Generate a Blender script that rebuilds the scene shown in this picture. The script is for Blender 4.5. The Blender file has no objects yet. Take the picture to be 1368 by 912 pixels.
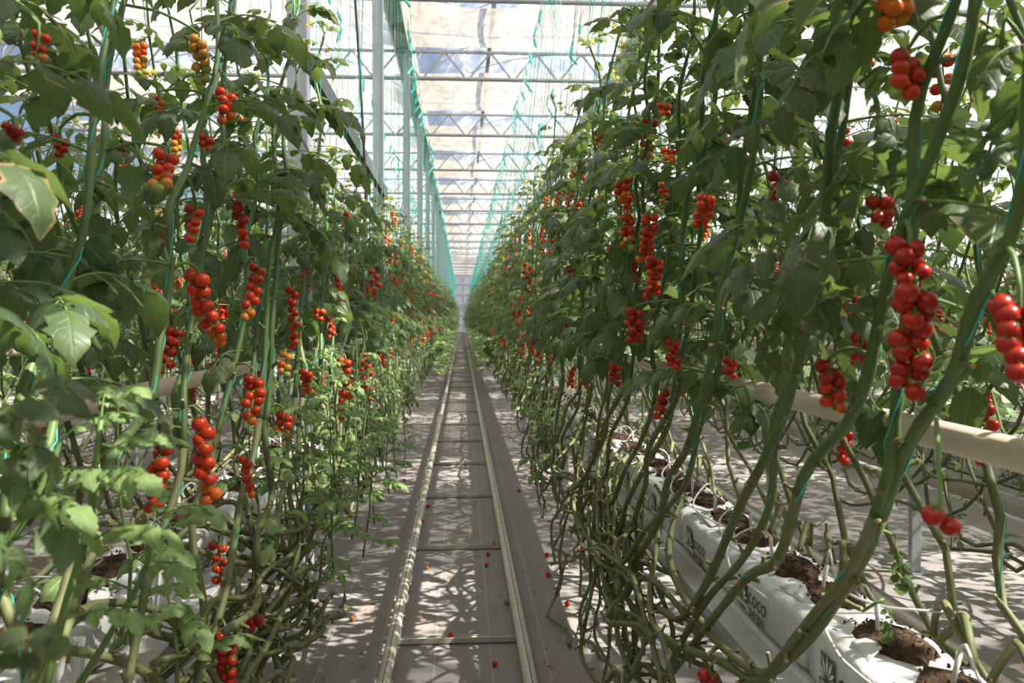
import bpy, math, random
import numpy as np
from mathutils import Vector, Matrix, Euler

# ------------------------------------------------------------------ camera, sky, sun, exposure
SC = bpy.context.scene
COL = SC.collection
F_PX = 1080.0
EYE = Vector((0.02, 0.0, 1.48))
YAW, PITCH = -math.atan(67 / F_PX), -math.atan(32 / F_PX)

cam_data = bpy.data.cameras.new('camera')
cam_data.sensor_width = 36.0
cam_data.lens = 36.0 * F_PX / 1368.0
cam_data.clip_start, cam_data.clip_end = 0.05, 300
cam_data.dof.use_dof = True
cam_data.dof.focus_distance = 2.6
cam_data.dof.aperture_fstop = 5.6
cam = bpy.data.objects.new('camera', cam_data)
COL.objects.link(cam)
cam.location = EYE
cam.rotation_euler = (math.pi / 2 + PITCH, 0, YAW)
SC.camera = cam
CAM_R = cam.rotation_euler.to_matrix()

world = bpy.data.worlds.new('world')
SC.world = world
world.use_nodes = True
wn = world.node_tree.nodes
sky = wn.new('ShaderNodeTexSky')
sky.sky_type = 'NISHITA'
sky.sun_disc = False
sky.sun_elevation = math.radians(48)
sky.sun_rotation = math.radians(100)
sky.air_density, sky.dust_density = 1.0, 2.0
wn['Background'].inputs['Strength'].default_value = 0.27
world.node_tree.links.new(sky.outputs[0], wn['Background'].inputs['Color'])

sun_data = bpy.data.lights.new('sun', 'SUN')
sun_data.energy = 39.0
sun_data.angle = math.radians(0.6)
sun_data.color = (1.0, 0.95, 0.87)
sun = bpy.data.objects.new('sun', sun_data)
COL.objects.link(sun)
sun.location = (8, -2, 12)
sun.rotation_euler = Vector((-1.0, 0.22, -1.2)).to_track_quat('-Z', 'Y').to_euler()

SC.view_settings.view_transform = 'Standard'
SC.view_settings.look = 'None'
SC.view_settings.gamma = 1.0
SC.view_settings.use_curve_mapping = False
SC.view_settings.exposure = -1.1
SC.cycles.max_bounces = 8
SC.cycles.diffuse_bounces = 3
SC.cycles.glossy_bounces = 2
SC.cycles.transmission_bounces = 4
SC.cycles.transparent_max_bounces = 12
SC.cycles.sample_clamp_indirect = 6.0
SC.cycles.use_denoising = True

# ------------------------------------------------------------------ helpers
PI = math.pi
ROW_X, ROW_GAP, Z_END = 0.88, 1.76, 88.0


def ray(px, py):
    d = CAM_R @ Vector(((px - 684) / F_PX, -(py - 456) / F_PX, -1.0))
    return d


def on_x(px, py, x):
    d = ray(px, py)
    t = (x - EYE.x) / d.x
    return EYE + d * t


def on_z(px, py, z):
    d = ray(px, py)
    return EYE + d * ((z - EYE.z) / d.z)


def at_y(px, py, y):
    d = ray(px, py)
    return EYE + d * ((y - EYE.y) / d.y)


def project(p):
    q = CAM_R.transposed() @ (Vector(p) - EYE)
    if q.z > -0.02:
        return None, None, -q.z
    return 684 + F_PX * q.x / -q.z, 456 - F_PX * q.y / -q.z, -q.z


class MB:
    """Collects faces, then builds one mesh datablock."""

    def __init__(self):
        self.v, self.f, self.m, self.uv = [], [], [], []

    def face(self, idx, mat=0, uv=None):
        self.f.append(tuple(idx))
        self.m.append(mat)
        self.uv.append(uv if uv else [(0.5, 0.5)] * len(idx))

    def tube(self, pts, radii, sides=6, mat=0, cap=True, v0=0.0):
        pts = [Vector(p) for p in pts]
        n = len(pts)
        if not hasattr(radii, '__len__'):
            radii = [radii] * n
        t0 = (pts[1] - pts[0]).normalized()
        up = Vector((0, 0, 1)) if abs(t0.z) < 0.9 else Vector((1, 0, 0))
        nrm = (up - t0 * up.dot(t0)).normalized()
        base = len(self.v)
        run = 0.0
        for i, p in enumerate(pts):
            t = (pts[min(i + 1, n - 1)] - pts[max(i - 1, 0)])
            t = t.normalized() if t.length > 1e-9 else t0
            nrm = (nrm - t * nrm.dot(t))
            nrm = nrm.normalized() if nrm.length > 1e-6 else Vector((1, 0, 0))
            b = t.cross(nrm)
            for k in range(sides):
                a = 2 * PI * k / sides
                self.v.append(tuple(p + (nrm * math.cos(a) + b * math.sin(a)) * radii[i]))
        for i in range(n - 1):
            for k in range(sides):
                a, b_ = base + i * sides + k, base + i * sides + (k + 1) % sides
                u0, u1 = i / (n - 1), (i + 1) / (n - 1)
                self.face((a, b_, b_ + sides, a + sides), mat,
                          [(u0, k / sides), (u0, (k + 1) / sides), (u1, (k + 1) / sides), (u1, k / sides)])
        if cap:
            self.face([base + k for k in range(sides)][::-1], mat)
            self.face([base + (n - 1) * sides + k for k in range(sides)], mat)

    def box(self, lo, hi, mat=0, bev=0.0):
        (x0, y0, z0), (x1, y1, z1) = lo, hi
        b = len(self.v)
        if bev <= 0:
            self.v += [(x0, y0, z0), (x1, y0, z0), (x1, y1, z0), (x0, y1, z0), (x0, y0, z1), (x1, y0, z1), (x1, y1, z1), (x0, y1, z1)]
            for q in ((0, 3, 2, 1), (4, 5, 6, 7), (0, 1, 5, 4), (1, 2, 6, 5), (2, 3, 7, 6), (3, 0, 4, 7)):
                self.face([b + i for i in q], mat)
            return
        ring = [(x0 + bev, y0), (x1 - bev, y0), (x1, y0 + bev), (x1, y1 - bev), (x1 - bev, y1), (x0 + bev, y1), (x0, y1 - bev), (x0, y0 + bev)]
        for z in (z0, z1):
            self.v += [(x, y, z) for x, y in ring]
        for k in range(8):
            self.face((b + k, b + (k + 1) % 8, b + 8 + (k + 1) % 8, b + 8 + k), mat)
        self.face([b + k for k in range(8)][::-1], mat)
        self.face([b + 8 + k for k in range(8)], mat)

    def bar(self, p0, p1, w, h, mat=0):
        p0, p1 = Vector(p0), Vector(p1)
        t = (p1 - p0).normalized()
        up = Vector((0, 0, 1)) if abs(t.z) < 0.95 else Vector((1, 0, 0))
        s = t.cross(up).normalized() * (w / 2)
        u = s.cross(t).normalized() * (h / 2)
        b = len(self.v)
        for p in (p0, p1):
            self.v += [tuple(p - s - u), tuple(p + s - u), tuple(p + s + u), tuple(p - s + u)]
        for q in ((0, 3, 2, 1), (4, 5, 6, 7), (0, 1, 5, 4), (1, 2, 6, 5), (2, 3, 7, 6), (3, 0, 4, 7)):
            self.face([b + i for i in q], mat)

    def add(self, other, mtx, mat_off=0):
        b = len(self.v)
        self.v += [tuple(mtx @ Vector(p)) for p in other.v]
        self.f += [tuple(i + b for i in f) for f in other.f]
        self.m += [i + mat_off for i in other.m]
        self.uv += other.uv

    def mesh(self, name, mats, smooth=True):
        me = bpy.data.meshes.new(name)
        me.from_pydata(self.v, [], self.f)
        for m in mats:
            me.materials.append(m)
        me.polygons.foreach_set('material_index', self.m)
        lay = me.uv_layers.new(name='uv')
        lay.data.foreach_set('uv', np.array([c for f in self.uv for p in f for c in p], dtype=np.float32))
        me.polygons.foreach_set('use_smooth', [smooth] * len(self.f))
        me.update()
        return me

    def arrays(self):
        if not hasattr(self, '_arr'):
            self._arr = (np.array(self.v, dtype=np.float64), np.array([len(f) for f in self.f], dtype=np.int64),
                         np.array([i for f in self.f for i in f], dtype=np.int64), np.array(self.m, dtype=np.int64),
                         np.array([c for f in self.uv for p in f for c in p], dtype=np.float32))
        return self._arr


def merged(name, items, mats, smooth=True):
    """One mesh from many (template MB, 4x4) pairs; for stuff."""
    vs, sz, lp, mi, uv, off = [], [], [], [], [], 0
    for tmp, m in items:
        v, s, l, mm, u = tmp.arrays()
        m = np.array(m)
        vs.append(v @ m[:3, :3].T + m[:3, 3])
        sz.append(s); lp.append(l + off); mi.append(mm); uv.append(u)
        off += len(v)
    vs, sz, lp, mi, uv = map(np.concatenate, (vs, sz, lp, mi, uv))
    me = bpy.data.meshes.new(name)
    me.vertices.add(len(vs)); me.vertices.foreach_set('co', vs.astype(np.float32).ravel())
    me.loops.add(len(lp)); me.loops.foreach_set('vertex_index', lp.astype(np.int32))
    me.polygons.add(len(sz))
    st = np.concatenate(([0], np.cumsum(sz)[:-1]))
    me.polygons.foreach_set('loop_start', st.astype(np.int32))
    for m in mats:
        me.materials.append(m)
    me.polygons.foreach_set('material_index', mi.astype(np.int32))
    lay = me.uv_layers.new(name='uv')
    lay.data.foreach_set('uv', uv)
    me.polygons.foreach_set('use_smooth', np.full(len(sz), smooth))
    me.update(calc_edges=True)
    return me


def link(name, data, parent=None, loc=(0, 0, 0), rot=(0, 0, 0), scale=1.0):
    o = bpy.data.objects.new(name, data)
    COL.objects.link(o)
    o.location = loc
    o.rotation_euler = rot
    if scale != 1.0:
        o.scale = (scale,) * 3
    if parent:
        o.parent = parent
    return o


def tag(o, label=None, cat=None, group=None, kind=None):
    for k, v in (('label', label), ('category', cat), ('group', group), ('kind', kind)):
        if v:
            o[k] = v
    return o


def copy_tree(o, parent=None):
    c = o.copy()
    COL.objects.link(c)
    c.parent = parent
    for ch in o.children:
        copy_tree(ch, c)
    return c


def smooth_path(pts, step):
    """Catmull-Rom resample."""
    pts = [Vector(p) for p in pts]
    ext = [pts[0] * 2 - pts[1]] + pts + [pts[-1] * 2 - pts[-2]]
    out = []
    for i in range(1, len(ext) - 2):
        p0, p1, p2, p3 = ext[i - 1:i + 3]
        n = max(1, int(round((p2 - p1).length / step)))
        for k in range(n):
            t = k / n
            out.append(0.5 * ((2 * p1) + (p2 - p0) * t + (2 * p0 - 5 * p1 + 4 * p2 - p3) * t * t + (3 * p1 - p0 - 3 * p2 + p3) * t ** 3))
    out.append(pts[-1])
    return out


# ------------------------------------------------------------------ materials
class N:
    def __init__(self, name):
        self.mat = bpy.data.materials.new(name)
        self.mat.use_nodes = True
        self.t = self.mat.node_tree
        self.t.nodes.clear()
        self.out = self.t.nodes.new('ShaderNodeOutputMaterial')

    def n(self, typ, **kw):
        nd = self.t.nodes.new('ShaderNode' + typ)
        for k, v in kw.items():
            setattr(nd, k, v)
        return nd

    def l(self, a, b):
        self.t.links.new(a, b)

    def val(self, sock, v):
        if isinstance(v, bpy.types.NodeSocket):
            self.l(v, sock)
        else:
            if hasattr(sock.default_value, '__len__') and len(sock.default_value) == 4 and len(v) == 3:
                v = (*v, 1)
            sock.default_value = v

    def math(self, op, a, b=0.0, c=None):
        nd = self.n('Math', operation=op)
        self.val(nd.inputs[0], a); self.val(nd.inputs[1], b)
        if c is not None:
            self.val(nd.inputs[2], c)
        return nd.outputs[0]

    def mix(self, fac, a, b, blend='MIX'):
        nd = self.n('Mix', data_type='RGBA', blend_type=blend)
        self.val(nd.inputs[0], fac); self.val(nd.inputs[6], a); self.val(nd.inputs[7], b)
        return nd.outputs[2]

    def ramp(self, fac, stops):
        nd = self.n('ValToRGB')
        e = nd.color_ramp.elements
        while len(e) < len(stops):
            e.new(0.5)
        for el, (p, c) in zip(e, stops):
            el.position = p
            el.color = (*c, 1) if hasattr(c, '__len__') else (c, c, c, 1)
        self.val(nd.inputs[0], fac)
        return nd.outputs[0]

    def noise(self, scale, vec=None, detail=3.0, rough=0.55):
        nd = self.n('TexNoise')
        nd.inputs['Scale'].default_value = scale
        nd.inputs['Detail'].default_value = detail
        nd.inputs['Roughness'].default_value = rough
        if vec is not None:
            self.l(vec, nd.inputs['Vector'])
        return nd.outputs['Fac']

    def coord(self, which='Object'):
        return self.n('TexCoord').outputs[which]

    def principled(self, color, rough=0.5, spec=0.5, metal=0.0, bump=None, bump_s=0.3, bump_d=0.01):
        p = self.n('BsdfPrincipled')
        self.val(p.inputs['Base Color'], color); self.val(p.inputs['Roughness'], rough)
        p.inputs['Specular IOR Level'].default_value = spec
        p.inputs['Metallic'].default_value = metal
        if bump is not None:
            b = self.n('Bump')
            b.inputs['Strength'].default_value = bump_s
            b.inputs['Distance'].default_value = bump_d
            self.val(b.inputs['Height'], bump)
            self.l(b.outputs[0], p.inputs['Normal'])
        return p.outputs[0]

    def mixsh(self, fac, a, b):
        nd = self.n('MixShader')
        self.val(nd.inputs[0], fac)
        self.l(a, nd.inputs[1]); self.l(b, nd.inputs[2])
        return nd.outputs[0]

    def done(self, sh):
        self.l(sh, self.out.inputs[0])
        return self.mat


def leaf_mat(name, dark, light, trans, burn=0.0, tfac=0.30):
    m = N(name)
    geo = m.n('NewGeometry')
    oi = m.n('ObjectInfo')
    r = m.math('FRACT', m.math('ADD', m.math('MULTIPLY', geo.outputs['Random Per Island'], 0.7), oi.outputs['Random']))
    uv = m.n('SeparateXYZ')
    m.l(m.coord('UV'), uv.inputs[0])
    u, v = uv.outputs[0], uv.outputs[1]
    s = m.math('MULTIPLY', m.math('ABSOLUTE', m.math('SUBTRACT', v, 0.5)), 2.0)
    lat = m.math('FRACT', m.math('MULTIPLY_ADD', s, -1.5, m.math('MULTIPLY', u, 6.0)))
    vein = m.ramp(lat, [(0.0, 1.0), (0.10, 0.0), (0.92, 0.0), (1.0, 1.0)])
    mid = m.ramp(s, [(0.0, 1.0), (0.09, 0.0)])
    veins = m.math('MAXIMUM', m.math('MULTIPLY', vein, 0.7), mid)
    nz = m.noise(26.0, m.coord('Object'), 2.0)
    base = m.mix(r, dark, light)
    base = m.mix(m.math('MULTIPLY', nz, 0.5), base, tuple(c * 0.65 for c in dark))
    base = m.mix(m.math('MULTIPLY', veins, 0.28), base, tuple(min(1, c * 2.2 + 0.02) for c in light))
    if burn > 0:
        edge = m.math('ADD', m.math('MULTIPLY', s, 0.8), m.math('MULTIPLY', nz, 0.35))
        edge = m.math('ADD', edge, m.math('MULTIPLY', m.math('SUBTRACT', r, 0.5), 0.10 * burn))
        mask = m.ramp(edge, [(0.935, 0.0), (0.985, 1.0)])
        yel = m.ramp(edge, [(0.84, 0.0), (0.96, 1.0)])
        base = m.mix(m.math('MULTIPLY', yel, 0.55), base, (0.26, 0.24, 0.05))
        base = m.mix(mask, base, (0.34, 0.22, 0.10))
    col = m.mix(geo.outputs['Backfacing'], base, m.mix(0.55, base, (0.20, 0.27, 0.15)))
    p = m.principled(col, 0.45, 0.36, bump=m.math('SUBTRACT', m.math('MULTIPLY', nz, 0.6), veins), bump_s=0.35, bump_d=0.004)
    t = m.n('BsdfTranslucent')
    m.val(t.inputs['Color'], m.mix(0.5, trans, base))
    return m.done(m.mixsh(tfac, p, t.outputs[0]))


def plain(name, color, rough=0.5, spec=0.5, metal=0.0, var=0.0, scale=20.0, dirt=None, dirt_amt=0.5, coord='Object', bump=0.0):
    m = N(name)
    c = color
    nz = None
    if var or dirt or bump:
        nz = m.noise(scale, m.coord(coord), 5.0)
    if var:
        c = m.mix(nz, tuple(x * (1 - var) for x in color), tuple(min(1, x * (1 + var)) for x in color))
    if dirt:
        c = m.mix(m.math('MULTIPLY', m.ramp(m.noise(scale * 0.37, m.coord(coord), 6.0), [(0.45, 0.0), (0.7, 1.0)]), dirt_amt), c, dirt)
    return m.done(m.principled(c, rough, spec, metal, bump=nz if bump else None, bump_s=bump))


M = {}
M['leaf'] = leaf_mat('leaf_green', (0.038, 0.070, 0.029), (0.100, 0.152, 0.055), (0.34, 0.52, 0.08))
M['leaf_burn'] = leaf_mat('leaf_green_brown_margin', (0.042, 0.074, 0.032), (0.085, 0.128, 0.050), (0.31, 0.46, 0.08), burn=1.0)
M['leaf_young'] = leaf_mat('leaf_young_green', (0.17, 0.27, 0.09), (0.27, 0.38, 0.14), (0.42, 0.58, 0.16), tfac=0.33)
M['stem'] = plain('stem_green', (0.092, 0.145, 0.042), 0.5, 0.35, var=0.35, scale=14)
M['stem_old'] = plain('stem_olive', (0.125, 0.145, 0.055), 0.6, 0.3, var=0.4, scale=16, dirt=(0.28, 0.23, 0.13), dirt_amt=0.4)
M['scar'] = plain('leaf_scar_tan', (0.42, 0.33, 0.19), 0.8, 0.2, var=0.3)
M['stalk'] = plain('stalk_green', (0.12, 0.20, 0.055), 0.5, 0.35, var=0.3)
M['petal'] = plain('petal_yellow', (0.80, 0.62, 0.04), 0.6, 0.2)
M['dry'] = plain('dry_leaf_brown', (0.20, 0.13, 0.06), 0.85, 0.1, var=0.5, scale=60)
FRUIT = {'red': (0.56, 0.040, 0.007), 'deep': (0.40, 0.020, 0.007), 'orange': (0.66, 0.140, 0.010), 'amber': (0.56, 0.25, 0.035), 'green': (0.27, 0.30, 0.075)}
for k, c in FRUIT.items():
    m = N('tomato_' + k)
    oi = m.n('ObjectInfo')
    nz = m.noise(30.0, m.coord('Object'), 2.0)
    cc = m.mix(m.math('MULTIPLY_ADD', oi.outputs['Random'], 0.6, m.math('MULTIPLY', nz, 0.3)), tuple(x * 0.82 for x in c), tuple(min(1, x * 1.15) for x in c))
    p = m.n('BsdfPrincipled')
    m.val(p.inputs['Base Color'], cc)
    p.inputs['Roughness'].default_value = 0.28
    p.inputs['Specular IOR Level'].default_value = 0.36
    p.inputs['Subsurface Weight'].default_value = 0.0
    M['t_' + k] = m.done(p.outputs[0])
M['twine'] = plain('twine_teal', (0.05, 0.42, 0.34), 0.6, 0.3, var=0.15)
M['steel'] = plain('galvanised_steel', (0.42, 0.44, 0.46), 0.45, 0.5, metal=0.35, var=0.12, scale=9)
M['truss'] = plain('roof_steel', (0.40, 0.41, 0.43), 0.5, 0.5, metal=0.2, var=0.1, scale=6)
M['dark_bar'] = plain('green_painted_bar', (0.055, 0.075, 0.055), 0.5)
M['black'] = plain('black_rubber', (0.015, 0.016, 0.017), 0.5)
M['wire'] = plain('steel_wire', (0.35, 0.36, 0.37), 0.4, metal=0.6)
M['alu'] = plain('white_gutter_sheet', (0.58, 0.58, 0.54), 0.5, 0.4, var=0.12, scale=8, dirt=(0.24, 0.19, 0.12), dirt_amt=0.6)
M['pipe'] = plain('cream_pipe_paint', (0.62, 0.53, 0.41), 0.45, 0.4, var=0.08, scale=8, dirt=(0.35, 0.16, 0.09), dirt_amt=0.25)
M['bar'] = plain('beige_bar_paint', (0.50, 0.46, 0.39), 0.5, 0.4, var=0.15, scale=12, dirt=(0.25, 0.19, 0.13), dirt_amt=0.6)
M['white_plastic'] = plain('white_drip_plastic', (0.62, 0.62, 0.58), 0.45, 0.4, var=0.1)
M['print_black'] = plain('print_black', (0.05, 0.055, 0.05), 0.6)
M['print_olive'] = plain('print_olive', (0.11, 0.13, 0.075), 0.6)
M['print_green'] = plain('print_green', (0.04, 0.16, 0.05), 0.6)
M['print_white'] = plain('print_white', (0.75, 0.76, 0.74), 0.6)

# rails: pale paint with a dark rubbed line along the top
m = N('rail_paint')
geo = m.n('NewGeometry')
sp = m.n('SeparateXYZ'); m.l(m.coord('Object'), sp.inputs[0])
nz = m.noise(9.0, m.coord('Object'), 6.0)
nz2 = m.noise(55.0, m.coord('Object'), 4.0)
c = m.mix(nz, (0.50, 0.45, 0.36), (0.68, 0.64, 0.55))
c = m.mix(m.ramp(nz2, [(0.55, 0.0), (0.72, 0.7)]), c, (0.30, 0.22, 0.14))
nsp = m.n('SeparateXYZ'); m.l(geo.outputs['Normal'], nsp.inputs[0])
wob = m.math('MULTIPLY_ADD', nz, 0.3, nsp.outputs[0])
line = m.ramp(m.math('ABSOLUTE', m.math('SUBTRACT', wob, 0.22)), [(0.06, 1.0), (0.16, 0.0)])
topside = m.ramp(nsp.outputs[2], [(0.6, 0.0), (0.75, 1.0)])
c = m.mix(m.math('MULTIPLY', m.math('MULTIPLY', line, topside), 0.85), c, (0.07, 0.05, 0.035))
M['rail'] = m.done(m.principled(c, 0.45, 0.5, bump=nz2, bump_s=0.15))

# woven ground cover: grey weave, pale marker lines, dust and stains
m = N('woven_ground_cover')
co = m.coord('Object')
sp = m.n('SeparateXYZ'); m.l(co, sp.inputs[0])
X, Y = sp.outputs[0], sp.outputs[1]
big = m.noise(0.9, co, 5.0)
fine = m.noise(9.0, co, 6.0, 0.65)
c = m.mix(big, (0.235, 0.218, 0.206), (0.335, 0.312, 0.295))
c = m.mix(m.math('MULTIPLY', m.ramp(fine, [(0.48, 0.0), (0.75, 1.0)]), 0.5), c, (0.21, 0.175, 0.14))
dust = m.ramp(m.math('ADD', m.noise(1.7, co, 4.0), m.math('MULTIPLY', fine, 0.25)), [(0.66, 0.0), (0.85, 1.0)])
c = m.mix(m.math('MULTIPLY', dust, 0.7), c, (0.31, 0.215, 0.145))
wv = m.math('MULTIPLY', m.math('SINE', m.math('MULTIPLY', X, 900.0)), m.math('SINE', m.math('MULTIPLY', Y, 900.0)))
c = m.mix(m.math('MULTIPLY_ADD', wv, 0.06, 0.06), c, (0.16, 0.16, 0.16))
band = m.math('SINE', m.math('MULTIPLY', Y, 52.0))
c = m.mix(m.ramp(m.math('ADD', band, m.math('MULTIPLY', fine, 0.6)), [(1.0, 0.0), (1.4, 0.18)]), c, (0.15, 0.14, 0.13))
mask = None
for x in (-2.30, -2.06, -1.82, -0.585, -0.345, -0.10, 0.145, 0.385, 1.61, 1.85):
    d = m.math('ABSOLUTE', m.math('SUBTRACT', m.math('MULTIPLY_ADD', big, 0.012, X), x + 0.006))
    k = m.math('LESS_THAN', d, 0.0016)
    mask = k if mask is None else m.math('MAXIMUM', mask, k)
c = m.mix(m.math('MULTIPLY', mask, 0.5), c, (0.62, 0.66, 0.64))
M['floor'] = m.done(m.principled(c, 0.75, 0.25, bump=fine, bump_s=0.25))

# white ground film under the gutters
M['floor_white'] = plain('white_ground_film', (0.70, 0.68, 0.65), 0.6, 0.3, var=0.08, scale=3, dirt=(0.42, 0.34, 0.26), dirt_amt=0.6)

# shade screen: woven cream strips, some sun straight through
m = N('shade_screen')
co = m.coord('Object')
nz = m.noise(1.3, co, 3.0)
col = m.mix(nz, (0.50, 0.43, 0.35), (0.56, 0.49, 0.405))
tl = m.n('BsdfTranslucent'); m.val(tl.inputs[0], col)
df = m.n('BsdfDiffuse'); m.val(df.inputs[0], col)
tr = m.n('BsdfTransparent')
M['screen'] = m.done(m.mixsh(0.30, m.mixsh(0.40, tl.outputs[0], df.outputs[0]), tr.outputs[0]))

# roof film: clear plastic with milky folds
m = N('roof_film')
co = m.coord('Object')
mp = m.n('Mapping'); mp.inputs['Scale'].default_value = (1.0, 0.35, 1.0); mp.inputs['Rotation'].default_value = (0, 0, 0.7)
m.l(co, mp.inputs[0])
nz = m.noise(2.6, mp.outputs[0], 5.0, 0.6)
fac = m.ramp(nz, [(0.38, 0.14), (0.52, 0.30), (0.56, 0.60), (0.60, 0.18), (0.8, 0.38)])
tr = m.n('BsdfTransparent'); tl = m.n('BsdfTranslucent'); gl = m.n('BsdfGlossy')
m.val(tl.inputs[0], (0.82, 0.88, 0.98)); gl.inputs['Roughness'].default_value = 0.15
M['film'] = m.done(m.mixsh(0.05, m.mixsh(fac, tr.outputs[0], tl.outputs[0]), gl.outputs[0]))

m = N('end_wall_panel')
tl = m.n('BsdfTranslucent'); df = m.n('BsdfDiffuse'); tr = m.n('BsdfTransparent')
m.val(tl.inputs[0], (0.85, 0.86, 0.9)); m.val(df.inputs[0], (0.8, 0.8, 0.85))
M['wall_film'] = m.done(m.mixsh(0.25, m.mixsh(0.3, tl.outputs[0], df.outputs[0]), tr.outputs[0]))

# bag plastic
m = N('white_bag_plastic')
co = m.coord('Object')
nz = m.noise(11.0, co, 5.0)
c = m.mix(m.math('MULTIPLY', m.ramp(m.noise(7.0, co, 6.0), [(0.5, 0.0), (0.75, 1.0)]), 0.35), (0.64, 0.645, 0.63), (0.40, 0.36, 0.29))
p = m.principled(c, 0.38, 0.45, bump=nz, bump_s=0.55, bump_d=0.02)
M['bag'] = m.done(p)
M['coir'] = plain('coir_brown', (0.060, 0.036, 0.024), 0.9, 0.1, var=0.6, scale=120, dirt=(0.20, 0.13, 0.085), dirt_amt=0.5, bump=1.0)

# ------------------------------------------------------------------ large structure
fl = MB()
fl.v = [(-14, -8, 0), (14, -8, 0), (14, Z_END, 0), (-14, Z_END, 0)]
fl.face((0, 1, 2, 3))
tag(link('floor', fl.mesh('floor', [M['floor']], False)), 'grey woven ground cover fabric with pale marker lines', kind='structure')
TR_Y = [10.2] + [13.55 + 4.15 * k for k in range(18)]
H_TOP, H_BOT = EYE.z + 4.39, EYE.z + 3.95
XL, XR = -9.0, 11.0

# columns along the left plant row
colm = MB()
colm.box((-0.058, -0.045, 0.0), (0.058, 0.045, H_TOP), 0, 0.008)
colm.box((-0.11, -0.11, 0.0), (0.11, 0.11, 0.012), 0)
colm.box((-0.14, -0.07, H_TOP - 0.02), (0.14, 0.07, H_TOP), 0)
colm_me = colm.mesh('column', [M['steel']], False)
lip = MB()
for s in (-1, 1):
    lip.box((s * 0.05 - 0.006, -0.052, 0.02), (s * 0.05 + 0.006, -0.0455, H_TOP - 0.03), 0)
lip_me = lip.mesh('lip', [M['steel']], False)
COL_Y = [4.62, 8.97] + [13.55 + 4.15 * k for k in range(18)]
for y in COL_Y:
    c = tag(link('column', colm_me, loc=(-0.885, y, 0)), 'galvanised steel column standing in the left plant row', kind='structure')
    link('lip', lip_me, c)

# long horizontal bar between the first columns
b = MB()
b.bar((-0.81, 4.62, 2.86), (-0.81, 8.95, 2.82), 0.05, 0.11)
tag(link('tie_bar', b.mesh('tie_bar', [M['dark_bar']], False)), 'dark green steel tie bar running between the first two columns', kind='structure')

# lattice girders
PITCH_X = 0.76
for ti, y in enumerate(TR_Y):
    root = tag(link('roof_truss', None, loc=(0, y, 0)), 'grey steel lattice girder spanning the greenhouse roof', kind='structure')
    b = MB(); b.bar((XL, 0, H_TOP), (XR, 0, H_TOP), 0.05, 0.04)
    link('top_chord', b.mesh('top_chord', [M['truss']], False), root)
    b = MB(); b.tube([(XL, 0, H_BOT), (XR, 0, H_BOT)], 0.035, 8)
    link('bottom_chord', b.mesh('bottom_chord', [M['truss']]), root)
    nb = int((XR - XL) / PITCH_X)
    if ti < 4:
        d1 = MB(); d1.bar((0, 0, H_TOP), (PITCH_X * 0.47, 0, H_BOT), 0.03, 0.03)
        d2 = MB(); d2.bar((0, 0, H_TOP), (-PITCH_X * 0.47, 0, H_BOT), 0.03, 0.03)
        d1, d2 = d1.mesh('diagonal', [M['truss']], False), d2.mesh('diagonal', [M['truss']], False)
        for k in range(nb):
            x = XL + (k + 0.5) * PITCH_X
            link('diagonal', d1, root, (x, 0, 0)); link('diagonal', d2, root, (x, 0, 0))
    else:
        b = MB()
        for k in range(nb):
            x = XL + (k + 0.5) * PITCH_X
            b.bar((x, 0, H_TOP), (x + PITCH_X * 0.47, 0, H_BOT), 0.03, 0.03)
            b.bar((x, 0, H_TOP), (x - PITCH_X * 0.47, 0, H_BOT), 0.03, 0.03)
        tag(link('diagonal', b.mesh('diagonal', [M['truss']], False), root), kind='stuff')

# valley gutters along the column lines
for gx, nm in ((-0.95, 'left'), (2.95, 'right')):
    b = MB()
    pr = [(-0.17, 0.16), (-0.10, 0.02), (0.10, 0.02), (0.17, 0.16), (0.185, 0.16), (0.11, 0.0), (-0.11, 0.0), (-0.185, 0.16)]
    for yy in (-3, Z_END):
        b.v += [(gx + x, yy, H_TOP + 0.03 + z) for x, z in pr]
    n = len(pr)
    for k in range(n):
        b.face((k, (k + 1) % n, n + (k + 1) % n, n + k))
    tag(link('beam_valley_gutter', b.mesh('valley_gutter', [M['alu']], False)), 'pale sheet metal valley gutter running the length of the house', kind='structure')
b = MB(); b.tube([(0.50, -3, H_TOP + 0.20), (0.50, Z_END, H_TOP + 0.20)], 0.04, 6)
tag(link('beam_purlin', b.mesh('purlin', [M['truss']])), 'thin grey purlin pipe showing through the shade screens', kind='structure')

# shade screens: one slack cloth per bay, open just behind each girder
rng = random.Random(5)
edges = [-8.0, -4.3, -0.6, 2.4, 6.0] + TR_Y
for i in range(len(edges) - 1):
    y1 = edges[i + 1] - 0.03
    y0 = edges[i] + (1.35 if i > 1 else 1.2)
    b = MB()
    nx, ny = 64, 12
    ph = rng.uniform(0, 6)
    fold = [(rng.uniform(XL, XR), rng.uniform(0.2, 0.5), rng.uniform(0.03, 0.10)) for _ in range(7)]
    for j in range(ny + 1):
        t = j / ny
        for k in range(nx + 1):
            x = XL + (XR - XL) * k / nx
            sag = -0.02 - 0.05 * math.sin(PI * t) - 0.012 * math.sin(x * 2.1 + ph + t * 2)
            for fx, fw, fd in fold:
                sag -= fd * math.exp(-((x - fx - t * 0.8) / fw) ** 2) * (1 - t) * 0.8
            edge = (0.16 * math.sin(x * 0.9 + ph) + 0.10 * math.sin(x * 2.3 + 2 * ph)) * (1 - t)
            b.v.append((x, y0 + (y1 - y0) * t + edge * 0.5, H_TOP + 0.09 + sag))
    for j in range(ny):
        for k in range(nx):
            a = j * (nx + 1) + k
            b.face((a, a + 1, a + nx + 2, a + nx + 1))
    tag(link('ceiling_screen', b.mesh('ceiling_screen', [M['screen']])), 'cream woven shade screen stretched between two roof girders', kind='structure')

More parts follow.
